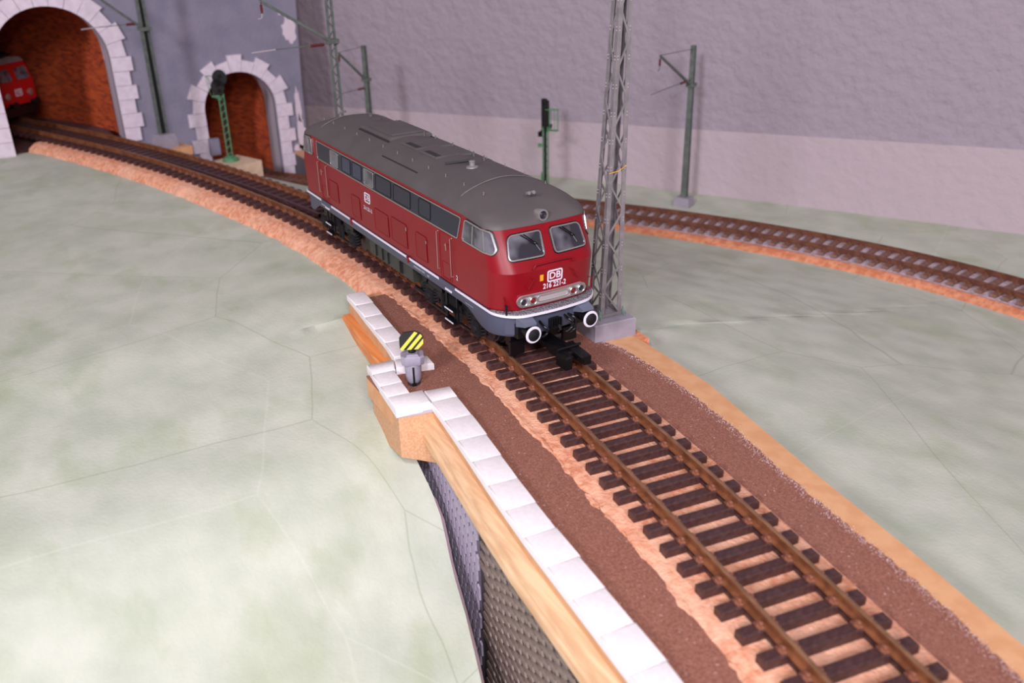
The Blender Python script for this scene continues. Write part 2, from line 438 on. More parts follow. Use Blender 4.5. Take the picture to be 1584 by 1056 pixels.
# ------------------------------------------------------------------ portal wall
WX = -348
A1 = dict(c=-79.0, zc=43.0, r=32.5, zb=-10.0, ring=10.0, out=2.6)
A2 = dict(c=30.6, zc=2.4, r=24.4, zb=-50.5, ring=8.0, out=3.6)
def arch_pts(A, r, n=28, zb=None):
    zb = A['zb'] if zb is None else zb
    p = [(A['c'] - r, zb)]
    p += [(A['c'] - r * math.cos(PI * i / n), A['zc'] + r * math.sin(PI * i / n)) for i in range(n + 1)]
    p.append((A['c'] + r, zb)); return p
outer = [(-260, -132), (73, -132), (76, 20), (83, 175), (-260, 175)]
loops = [outer, arch_pts(A1, A1['r']), arch_pts(A2, A2['r'])]
flat = [p for l in loops for p in l]
tris = tessellate_polygon([[Vector((y, z, 0)) for y, z in l] for l in loops])
mb = MB()
for x in (WX, WX - 4): mb.add([(x, y, z) for y, z in flat], [tuple(t) for t in tris])
for l in loops:
    n = len(l); mb.grid([[(WX, y, z) for y, z in l], [(WX - 4, y, z) for y, z in l]], close=True)
pw = mb.build('wall_left', greypaint, kind='structure')
def blob(cy, cz, ry, rz_, seed, nm='plaster_smear'):
    r_ = random.Random(seed); n = 22; P = []
    for i in range(n):
        q = 2 * PI * i / n; k = 0.72 + 0.45 * r_.random(); P.append((WX + 0.05, cy + ry * k * math.cos(q), cz + rz_ * k * math.sin(q)))
    mb = MB(); mb.prism(P, (0.35, 0, 0)); mb.build(nm, smear, parent=pw)
blob(71.5, 51, 5.0, 9, 3); blob(66, 62, 1.2, 1.6, 5); blob(71.5, -22, 3.2, 15, 8); blob(71.2, -1, 2.2, 13, 9); blob(69, -31, 4.5, 4, 12)
mb = MB(); mb.box((-329, 80, -41.5), (36, 32, 17)); mb.build('body', gblock, parent=None)
b_ = bpy.data.objects['body']; b_.name = 'low_wall_block'
tag(b_, 'low dark grey wall block right of the small tunnel portal behind the locomotive', 'block')
mb = MB(); mb.box((-329, 80, -32.4), (36.4, 32.4, 1.2)); mb.build('top_board', mdf, parent=b_)

RVD = 24.0
def ring(A, name, label):
    t = thing(name, label, 'portal', (WX, A['c'], A['zb']))
    r0 = A['r']; n_st = max(5, round((A['zc'] - A['zb']) / 8.6)); hst = (A['zc'] - A['zb']) / n_st
    n_ar = round(PI * (r0 + 4) / 8.6) | 1
    def stone(poly, k):
        mb = MB(); d = 2.2 + (0.25 if k % 2 else 0)
        n = len(poly); cy = sum(p[0] for p in poly) / n; cz = sum(p[1] for p in poly) / n
        def sh(p, e):
            v = Vector((p[0] - cy, p[1] - cz)); return (cy + v.x * (1 - e / max(1, abs(v.x) + 2)), cz + v.y * (1 - e / max(1, abs(v.y) + 2)))
        a = [sh(p, 0.06) for p in poly]; b = [sh(p, 0.34) for p in poly]
        lv = [[(0.0, y - A['c'], z - A['zb']) for y, z in a], [(d - 0.5, y - A['c'], z - A['zb']) for y, z in a], [(d, y - A['c'], z - A['zb']) for y, z in b]]
        mb.grid(lv, close=True); o = len(mb.v); mb.f.append(tuple(range(2 * n, 3 * n))); mb.mi.append(0)
        mb.build('stone', portal, parent=t)
    for sgn in (-1, 1):
        for k in range(n_st):
            o = A['ring'] + (A['out'] if k % 2 else 0)
            z0 = A['zb'] + k * hst; z1 = z0 + hst; y0 = A['c'] + sgn * r0; y1 = A['c'] + sgn * (r0 + o)
            stone([(y0, z0), (y1, z0), (y1, z1), (y0, z1)], k)
    par = n_st % 2
    for k in range(n_ar):
        o = A['ring'] + (A['out'] if (k + par) % 2 else 0)
        q0 = PI * k / n_ar; q1 = PI * (k + 1) / n_ar; qm = (q0 + q1) / 2
        f = lambda r, q: (A['c'] - r * math.cos(q), A['zc'] + r * math.sin(q))
        stone([f(r0, q0), f(r0 + o, q0), f(r0 + o, q1), f(r0, q1), f(r0, qm)], k)
    a = arch_pts(A, r0 + 0.05); mb = MB()
    mb.grid([[(1.0, y - A['c'], z - A['zb']) for y, z in a], [(-RVD - 0.4, y - A['c'], z - A['zb']) for y, z in a]])
    mb.build('reveal', reveal, parent=t)
    return t
p1 = ring(A1, 'tunnel_portal', 'large white stone arch of the tunnel at the left with the red train inside')
p2 = ring(A2, 'tunnel_portal', 'small white stone arch in the grey wall behind the green signal')
def lining(A, t, path, r, zb):
    prof = arch_pts(dict(A, r=r), r, 24, zb)
    L = [0]
    for i in range(1, len(prof)): L.append(L[-1] + math.dist(prof[i], prof[i - 1]))
    me_rows = []; s = 0; ss = []
    for i, (x, y, h) in enumerate(path):
        if i: s += math.dist(path[i - 1][:2], (x, y))
        ss.append(s); n = (-math.sin(h), math.cos(h))
        me_rows.append([(x + n[0] * (py - A['c']) - WX, y + n[1] * (py - A['c']) - A['c'], pz - A['zb']) for py, pz in prof])
    mb = MB(); mb.grid(me_rows)
    ob = mb.build('brick_lining', brickm, parent=t, smooth=True)
    uvl = ob.data.uv_layers.new(name='UVMap'); n = len(prof)
    for p in ob.data.polygons:
        for li, vi in zip(p.loop_indices, p.vertices): uvl.data[li].uv = (ss[vi // n], L[vi % n])
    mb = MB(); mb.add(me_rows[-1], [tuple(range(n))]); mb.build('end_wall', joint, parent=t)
pth = []; x, y, h = WX - RVD, -79.0, 0.22
for i in range(40): pth.append((x, y, h)); x -= 7 * math.cos(h); y -= 7 * math.sin(h); h = min(0.95, h + 0.035)
lining(A1, p1, pth, 34.0, -10)
pth = []; x, y, h = WX - RVD, 30.6, 0.10
for i in range(28): pth.append((x, y, h)); x -= 6 * math.cos(h); y -= 6 * math.sin(h); h = min(0.8, h + 0.08)
lining(A2, p2, pth, 25.0, -50.5)
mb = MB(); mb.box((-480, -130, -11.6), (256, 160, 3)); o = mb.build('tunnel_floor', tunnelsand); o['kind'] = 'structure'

# ------------------------------------------------------------------ tracks
RP = [(-1.15, -2.5), (1.15, -2.5), (1.1, -2.15), (0.28, -1.9), (0.28, -0.75), (0.5, -0.6), (0.5, -0.08), (0.38, 0), (-0.38, 0), (-0.5, -0.08), (-0.5, -0.6), (-0.28, -0.75), (-0.28, -1.9), (-1.1, -2.15)]
def sweep(path, prof, off, zf):
    rows = []
    for x, y, h in path:
        n = (-math.sin(h), math.cos(h)); rows.append([(x + n[0] * (off + a), y + n[1] * (off + a), zf(x) + b) for a, b in prof])
    return rows
def build_rail(path, off, zf, mats, parent, name='rail'):
    mb = MB(); n = len(RP)
    mb.grid(sweep(path, RP, off, zf), close=True)
    for i in range(len(mb.f)):
        if i % n in (6, 7, 8): mb.mi[i] = 1
    return mb.build(name, mats, parent=parent, smooth=0.6)
def sleeper_mesh(L, wd, ht, m):
    mb = MB(); mb.box((0, 0, -ht / 2), (wd, L, ht), bev=0.35)
    return mb.mesh('sleeper', m)
def chair_mesh(m):
    mb = MB()
    for sgn in (-1, 1):
        mb.box((0, sgn * 1.6, 0.28), (2.3, 1.3, 0.55), bev=0.18)
        mb.box((0, sgn * 1.25, 0.75), (1.1, 0.8, 0.7), bev=0.2)
        mb.lathe([(0.3, 0.3), (0.3, 0.8), (0.15, 0.95)], 6, (0, sgn * 2.0, 0))
    return mb.mesh('rail_chair', m)
track = thing('railway_track', 'model railway track with dark brown sleepers carrying the red locomotive', 'track')
path = [main(s) for s in frange(-470, 330, 230)]
build_rail(path, 8.7, lambda x: 0, [railm, railtop], track); build_rail(path, -8.7, lambda x: 0, [railm, railtop], track)
SP = 7.1; X0 = 74.902 + 1.35
sm_ = sleeper_mesh(29.4, 2.8, 2.3, sleeperm); cm_ = chair_mesh(chairm)
wm = MB(); wm.box((0, 0, -1.6), (4.4, 1.6, 1.0)); web_me = wm.mesh('sleeper_web', sleeperm)
for i in range(-76, 36):
    s = SP * i + X0
    if not -460 < s < 322: continue
    x, y, h = main(s)
    so = place(sm_, 'sleeper', track, (x, y, -2.35), h + rnd.uniform(-0.012, 0.012))
    if s > -230:
        for off in (-8.7, 8.7): place(cm_, 'rail_chair', so, (0, off, 0.0))
        if s > 20:
            for off in (-8.7, 8.7): place(web_me, 'sleeper_web', so, (SP / 2, off, 0.0))
gp = [main(s) for s in frange(-250, -96, 44)]
mb = MB(); rows = []
for k, (x, y, h) in enumerate(gp):
    off = -4.6 + 2.3 * (k / 44); n = (-math.sin(h), math.cos(h))
    rows.append([(x + n[0] * (off + a), y + n[1] * (off + a), b) for a, b in ((-0.9, -2.3), (0.9, -2.3), (0.9, -0.7), (-0.9, -0.7))])
mb.grid(rows, close=True); mb.build('guard_rail', sleeperm, parent=track)

ftrack = thing('railway_track', 'rust brown single track curving along the foot of the plaster wall', 'track')
fpath = [far_pts[i] for i in range(0, len(far_pts), 4)]
for off in (8.7, -8.7): build_rail(fpath, off, far_z, [far_rail, far_rail], ftrack)
fs_ = sleeper_mesh(29, 3.0, 1.6, far_sleeper); fc_ = chair_mesh(far_rail)
s = 4
while s < len(far_pts) - 4:
    x, y, h = far(s); so = place(fs_, 'sleeper', ftrack, (x, y, far_z(x) - 2.4), h)
    if x > -120:
        for off in (-8.7, 8.7): place(fc_, 'rail_chair', so, (0, off, 0.0))
    s += 6.75

# cork beds
def bed(path, wt, wb, zt, zb, zf, material, name, label, seed, lab_cat='track bed', lmul=1.0, amp=1.0):
    mb = MB(); rows = []; r_ = random.Random(seed); j1 = j2 = 0
    for x, y, h in path:
        j1 = j1 * 0.7 + r_.uniform(-0.5, 0.5) * amp; j2 = j2 * 0.7 + r_.uniform(-0.5, 0.5) * amp
        n = (-math.sin(h), math.cos(h)); z0 = zf(x)
        prof = [(-wb * lmul + j1, zb), (-wb * lmul + 1.0 + j1 * 0.8, (zt + zb) / 2 + j2 * 0.3), (-wt * lmul + j2, zt - 0.5), (-wt * lmul + 1.2 + j2, zt), (wt - 1, zt), (wt, zt - 0.5), (wb, zb)]
        rows.append([(x + n[0] * a, y + n[1] * a, z0 + b) for a, b in prof])
    mb.grid(rows); ob = mb.build(name, material, smooth=0.7)
    return tag(ob, label, lab_cat)
def zb_main(x): return 0.0
bp_ = [main(s) for s in frange(-374, 2, 220)]
cb = bed(bp_, 19.0, 23.5, -4.65, -10.4, zb_main, cork, 'cork_roadbed', 'lumpy orange cork strip under the curved track left of the locomotive', 3)
bp2 = [main(s) for s in frange(-1, 330, 240)]
bed(bp2, 17.2, 18.6, -4.66, -5.4, zb_main, cork, 'cork_roadbed', 'pale pink cork strip under the sleepers on the brown embankment', 5, lmul=1.06, amp=1.1)
bed(fpath, 17.5, 21.5, -4.12, -9.4, far_z, corko, 'cork_roadbed', 'orange cork strip under the far track by the plaster wall', 9, amp=0.5)
mb = MB(); mb.grid([[(x - math.sin(h) * a, y + math.cos(h) * a, far_z(x) - 4.03) for a in (-16.6, 16.6)] for x, y, h in fpath])
mb.build('gravel', ballast, parent=ftrack, kind='stuff')

# ------------------------------------------------------------------ embankment deck
DX = [-2, 8, 20, 40, 56]
deck = thing('fibreboard_deck', 'tan fibreboard deck of the embankment with brown sand along the track', 'deck')
inner = [(-4, -26.5), (12, -27.2), (38, -30), (57, -33.5), (57, -49), (84, -50.4), (84, -40), (84, -33.5), (105, -37), (131, -40.8), (165, -45.3), (191, -48.3), (230, -55), (330, -73)]
righte = [(330, -8), (260, 6.5), (230, 12.7), (198, 19.4), (165, 25.3), (118, 35.0), (102, 36.3), (82, 37.4), (62, 36.5), (40, 24), (-4, 22)]
poly = inner + righte
mb = MB(); mb.prism([(x, y, -12.0) for x, y in poly], (0, 0, 6.4)); mb.build('board', mdf2, parent=deck)
# brown sand sheet: ragged right edge, stops at the parapet on the left
def edge_pts(P, step, amp, seed):
    out = []; r_ = random.Random(seed)
    for (x0, y0), (x1, y1) in zip(P, P[1:]):
        L = math.dist((x0, y0), (x1, y1)); n = max(1, int(L / step))
        for k in range(n):
            t = k / n; out.append((x0 + (x1 - x0) * t + r_.uniform(-amp, amp), y0 + (y1 - y0) * t + r_.uniform(-amp, amp)))
    out.append(P[-1]); return out
se = edge_pts([(330, -17), (234, 4.2), (210, 10.5), (184, 14.6), (160, 18.6), (138, 23.5), (116, 26.6), (98, 27.6), (84, 28), (72, 24), (60, 20), (2, 21)], 0.9, 0.42, 4)
poly = [(-1, -24.5), (4, -26.2)] + inner[1:] + se
mb = MB(); n = len(poly); tri = tessellate_polygon([[Vector((x, y, 0)) for x, y in poly]])
mb.add([(x, y, -5.15) for x, y in poly], [tuple(t) for t in tri])
mb.grid([[(x, y, -5.15) for x, y in poly], [(x, y, -5.62) for x, y in poly]], close=True)
mb.build('sand_layer', sand, parent=deck, label='brown sprinkled sand with a ragged edge')
mb = MB(); r_ = random.Random(21)
for (ax, ay) in se:
    if ax < 76: continue
    for k in range(9):
        dx, dy = r_.gauss(0, 1.0), r_.gauss(-0.7, 0.8); q = 0.05 + 0.11 * r_.random(); a = r_.random() * 3
        p = [(ax + dx + q * math.cos(a + t), ay + dy + q * math.sin(a + t), -5.12) for t in (0, 2.1, 4.2)] + [(ax + dx, ay + dy, -5.0)]
        mb.add(p, [(0, 1, 3), (1, 2, 3), (2, 0, 3)])
mb.build('glue_flecks', glue, parent=deck, kind='stuff')
# embankment core below the deck
mb = MB(); core = [(-4, -24), (57, -31), (86, -33), (112, -38), (130, -41), (165, -45), (191, -48), (230, -55), (330, -73), (330, -12), (230, 9), (165, 21), (82, 33), (40, 20), (-4, 18)]
mb.prism([(x, y, -131) for x, y in core], (0, 0, 119)); o = mb.build('embankment_core', joint); o['kind'] = 'structure'

# parapets
def cap_row(t, P, width, joints, z0=-5.4, z1=-2.9, side=1):
    """coping stones along polyline P (outer edge), width towards +normal"""
    def at(s):
        for (a, b) in zip(P, P[1:]):
            L = math.dist(a, b)
            if s <= L or b is P[-1]: return (a[0] + (b[0] - a[0]) * s / L, a[1] + (b[1] - a[1]) * s / L, math.atan2(b[1] - a[1], b[0] - a[0]))
            s -= L
    for a, b in zip(joints, joints[1:]):
        x0, y0, h0 = at(a + 0.03); x1, y1, h1 = at(b - 0.03); h = math.atan2(y1 - y0, x1 - x0)
        n = Vector((-math.sin(h0), math.cos(h0), 0)); m_ = Vector((-math.sin(h1), math.cos(h1), 0)); d = Vector((math.cos(h), math.sin(h), 0))
        A = Vector((x0, y0, 0)); B = Vector((x1, y1, 0)); ww = width + rnd.uniform(-0.15, 0.15)
        q = [A, B, B + m_ * ww, A + n * ww]
        cen = sum(q, Vector()) / 4; zz = z1 + rnd.uniform(-0.03, 0.03)
        lv = []
        for z, e in ((z0, 0), (zz - 0.45, 0), (zz - 0.1, 0.12), (zz, 0.4)):
            row = []
            for p in q:
                v = p - cen; row.append((p.x - d.x * math.copysign(e, v.dot(d)) - n.x * math.copysign(e, v.dot(n)), p.y - d.y * math.copysign(e, v.dot(d)) - n.y * math.copysign(e, v.dot(n)), z))
            lv.append(row)
        mb = MB(); mb.grid(lv, close=True); mb.f.append((12, 13, 14, 15)); mb.mi.append(0); mb.f.append((3, 2, 1, 0)); mb.mi.append(0)
        mb.build('coping_stone', whitecap, parent=t, smooth=0.9)
def cum(P):
    L = [0]
    for a, b in zip(P, P[1:]): L.append(L[-1] + math.dist(a, b))
    return L
def strip_along(P, prof, ends=True):
    rows = []
    for i, (x, y) in enumerate(P):
        a = P[max(0, i - 1)]; b = P[min(len(P) - 1, i + 1)]; h = math.atan2(b[1] - a[1], b[0] - a[0]); n = (-math.sin(h), math.cos(h))
        rows.append([(x + n[0] * u, y + n[1] * u, z) for u, z in prof])
    mb = MB(); mb.grid(rows, close=True); k = len(prof); m_ = len(P)
    mb.f.append(tuple(range(k))); mb.mi.append(0); mb.f.append(tuple(range((m_ - 1) * k, m_ * k))); mb.mi.append(0)
    return mb
mould = [(1.0, -16.6), (-2.4, -16.6), (-3.4, -15.9), (-3.7, -14.9), (-3.4, -13.2), (-2.9, -12.6), (-2.8, -11.3), (-2.2, -10.0), (-1.2, -9.0), (0.2, -8.4), (1.0, -8.4)]
P1 = [(-3.2, -31.0), (6.9, -32.0), (20, -33.6), (42.3, -36.1), (54.0, -38.2)]
t1 = thing('parapet_wall', 'short white coped parapet with orange wood strip behind the striped lantern', 'parapet')
L1 = cum(P1)[-1]; cap_row(t1, P1, 6.4, [0] + [L1 * k / 5 for k in (1, 2, 3, 4)] + [L1])
strip_along(P1, [(0.4, -24), (6.0, -24), (6.0, -5.4), (0.4, -5.4)]).build('board', mdf2, parent=t1)
strip_along([(-2, -31.1), (6.9, -32.0), (20, -33.6), (42.3, -36.1), (53.5, -38.1)], [(0.4, -15.5), (-2.2, -15.5), (-2.8, -14.6), (-2.8, -10.8), (-2.2, -10.2), (0.4, -10.2)]).build('moulding', woodo, parent=t1, label='orange stained wood strip')
P2 = [(86.0, -41.3), (94, -42.4), (106, -44.3), (120, -46.6), (133.5, -48.9), (152, -51.6), (171.3, -53.8), (199, -57.0), (240, -64), (330, -80)]
t2 = thing('parapet_wall', 'long white coped parapet with pine moulding running to the bottom edge', 'parapet')
jj = [0]; ct = cum(P2)[-1]
while jj[-1] + 11.4 < ct: jj.append(jj[-1] + 11.4 + rnd.uniform(-0.35, 0.35))
cap_row(t2, P2, 8.1, jj)
strip_along(P2, [(0.5, -22), (7.6, -22), (7.6, -5.4), (0.5, -5.4)]).build('board', mdf2, parent=t2)
P2m = [(83.2, -40.7)] + [(x, y) for x, y in P2[1:]]
strip_along(P2m, [(u + 0.4, z) for u, z in mould]).build('moulding', wood, parent=t2, smooth=0.5, label='pale pine half round moulding')
# bay for the lantern
t3 = thing('lantern_bay', 'tan projecting bay with white coping holding the striped lantern', 'bay')
bb = [(55.2, -47.0), (84.2, -50.9), (86.0, -40.6), (56.5, -36.5)]
mb = MB()
top = [(x, y, -5.6) for x, y in bb]; bot = [(55.2, -47.0, -27), (84.2, -50.9, -19.2), (86.0, -40.6, -23.8), (56.5, -36.5, -27)]
mb.grid([top, bot], close=True); mb.f += [(0, 1, 2, 3), (7, 6, 5, 4)]; mb.mi += [0, 0]
mb.build('box_body', mdf, parent=t3)
mb = MB(); mb.prism([(84.0, -51.2, -6.2), (86.2, -41.0, -6.2), (86.2, -41.0, -5.2), (84.0, -51.2, -5.2)], (0.35, 0, 0)); mb.build('card_strip', greycard, parent=t3)
cap_row(t3, [(54.6, -47.8), (85.0, -51.8)], 6.8, [6.6, 15.0, 22.0], -5.5)
def cap_quad(q, z0=-5.5, z1=-2.9):
    q = [Vector((x, y, 0)) for x, y in q]; cen = sum(q, Vector()) / 4; lv = []
    for z, e in ((z0, 0), (z1 - 0.7, 0), (z1 - 0.22, 0.03), (z1, 0.10)):
        lv.append([(p.x + (cen.x - p.x) * e, p.y + (cen.y - p.y) * e * 0.6, z) for p in q])
    mb = MB(); mb.grid(lv, close=True); mb.f += [(12, 13, 14, 15), (3, 2, 1, 0)]; mb.mi += [0, 0]
    mb.build('coping_stone', whitecap, parent=t3, smooth=0.9)
cap_quad([(54.4, -47.6), (60.9, -48.6), (61.6, -41.2), (55.4, -38.9)])
cap_quad([(55.4, -38.7), (61.4, -40.9), (64.6, -29.5), (58.8, -28.8)])
cap_quad([(76.6, -50.7), (85.0, -51.8), (86.2, -41.4), (78.3, -40.2)], z1=-2.8)
cap_quad([(78.6, -39.9), (86.3, -41.0), (87.0, -33.2), (80.2, -32.2)], z1=-3.1)

# embossed stone walls under the moulding
def stone_mesh(wd, ht, dep, seed, m):
    r_ = random.Random(seed); k = lambda a: a * r_.uniform(0.86, 1.1)
    pts = [(-wd / 2, 0), (-wd * 0.36, -k(ht / 2)), (wd * 0.36, -k(ht / 2)), (wd / 2, 0), (wd * 0.36, k(ht / 2)), (-wd * 0.36, k(ht / 2))]
    mb = MB(); mb.grid([[(x, 0, z) for x, z in pts], [(x * 0.98, -dep * 0.75, z * 0.96) for x, z in pts], [(x * 0.90, -dep, z * 0.80) for x, z in pts]], close=True)
    mb.f.append((12, 13, 14, 15, 16, 17)); mb.mi.append(0)
    return mb.mesh('stone', m)
def stone_wall(name, P0, P1_, ztop, zbot, wd, ht, dep, m, back, upright=False, s0=0.0, limit=298):
    a = Vector((P0[0], P0[1], 0)); b = Vector((P1_[0], P1_[1], 0)); d = (b - a).normalized(); L = (b - a).length
    h = math.atan2(d.y, d.x); n = Vector((-d.y, d.x, 0))
    mb = MB(); mb.prism([(a.x, a.y, zbot - 40), (b.x, b.y, zbot - 40), (b.x, b.y, ztop), (a.x, a.y, ztop)], tuple(n * 1.5))
    w_ = mb.build(name, back, kind='structure')
    var = [stone_mesh(wd, ht, dep, s_, m) for s_ in range(6)]; spots = []
    if upright:       # long stones standing, the pattern sheet glued on at a slant
        s = s0 + ht * 0.5; k = 0
        while s < L - ht * 0.4:
            off = (0.50 * (s - L) + (wd * 0.88 if k % 2 else 0)) % (wd * 1.76); z = ztop - wd * 0.5 - off
            while z > zbot: spots.append((s, z)); z -= wd * 1.76
            s += ht * 0.57; k += 1
    else:             # long stones lying, rows stepping
        z = ztop - ht * 0.5; k = 0
        while z > zbot:
            s = wd * 0.45 + (-k * 2.2 + (wd * 0.88 if k % 2 else 0)) % (wd * 1.76)
            while s < L - wd * 0.45: spots.append((s, z)); s += wd * 1.76
            z -= ht * 0.57; k += 1
    for s, z in spots[:limit]:
        p = a + d * s; o = place(var[rnd.randrange(6)], 'stone', w_, (p.x, p.y, z + rnd.uniform(-0.12, 0.12)), h)
        o.rotation_euler = (0, (PI / 2 if upright else 0) + rnd.uniform(-0.05, 0.05), h)
    return w_
stone_wall('stone_wall', (62, -37.0), (113.2, -42.0), -14, -84, 6.0, 2.3, 0.5, stoneG, stoneGd, True, 0.0)
stone_wall('stone_wall', (113.2, -42.0), (176, -51.4), -15, -92, 6.8, 2.3, 0.45, stoneB, joint)

# ------------------------------------------------------------------ lantern
LX, LY = 69.6, -38.8
lt = thing('dwarf_lantern', 'small grey lantern with yellow and black striped disc on the white bay', 'lantern', (LX, LY, -5.15), -0.41)
mb = MB(); mb.lathe([(0.6, 0), (1.9, 0.15), (2.0, 0.3), (0.5, 0.4)], 14); mb.build('foot', joint, parent=lt)
mb = MB(); prof = [(1.2, 0.35), (1.8, 0.9), (2.25, 1.9), (2.45, 3.2), (2.5, 5.0), (2.45, 7.2)]
mb.lathe([(r * 0.98, z) for r, z in prof], 20); mb.build('body', lampgrey, parent=lt, smooth=0.8)
mb = MB(); mb.box((2.25, 0, 3.6), (0.7, 0.55, 6.0)); mb.box((1.7, 0, 0.6), (0.9, 1.3, 0.9)); mb.build('slot_bar', black, parent=lt)
mb = MB()
oc = [(-3.0, -1.8), (-1.6, -3.4), (1.6, -3.4), (2.6, -2.2), (2.6, 2.2), (1.6, 3.4), (-1.6, 3.4), (-3.0, 1.8)]
mb.grid([[(x * k, y * k, z) for x, y in oc] for z, k in ((7.0, 0.9), (7.6, 1.0), (9.6, 1.02), (10.0, 0.95))], close=True)
mb.f += [(24, 25, 26, 27, 28, 29, 30, 31), (7, 6, 5, 4, 3, 2, 1, 0)]; mb.mi += [0, 0]
mb.box((0.7, 0, 10.2), (3.4, 3.6, 0.9), bev=0.3); mb.build('housing', lampgrey, parent=lt, smooth=0.5)
mb = MB(); mb.lathe([(1.2, 10.4), (1.2, 11.2), (0.8, 12.6), (0.7, 13.6)], 10, (0.0, 0, 0)); mb.box((0.1, 0, 12.0), (0.7, 2.2, 3.0)); mb.build('stem', black, parent=lt)
def disc_pts(k=1.0):
    return [(-3.6 * k, -2.6 * k), (-3.6 * k, 0.9 * k), (-2.4 * k, 2.7 * k), (1.2 * k, 3.0 * k), (3.1 * k, 1.9 * k), (3.7 * k, 0.6 * k), (3.6 * k, -1.3 * k), (1.9 * k, -3.0 * k), (-3.3 * k, -3.0 * k)]
DZ = 14.9
mb = MB(); mb.prism([(0.6, y, z + DZ) for y, z in disc_pts(0.97)], (0.8, 0, 0)); dsc = mb.build('disc', dblk, parent=lt)
def clip(poly, a, b, c):     # keep a*y+b*z<=c
    out = []
    for i, p in enumerate(poly):
        q = poly[(i + 1) % len(poly)]; fp = a * p[0] + b * p[1] - c; fq = a * q[0] + b * q[1] - c
        if fp <= 0: out.append(p)
        if fp * fq < 0: t = fp / (fp - fq); out.append((p[0] + (q[0] - p[0]) * t, p[1] + (q[1] - p[1]) * t))
    return out
a_, b2 = -math.sin(0.86), math.cos(0.86)
for c0 in (-3.35, -1.7, 0.05):
    pp = clip(clip(disc_pts(0.95), a_, b2, c0 + 1.0), -a_, -b2, -c0)
    if len(pp) > 2:
        mb = MB(); mb.prism([(1.42, y, z + DZ) for y, z in pp], (0.1, 0, 0)); mb.build('yellow_stripe', dyel, parent=dsc)

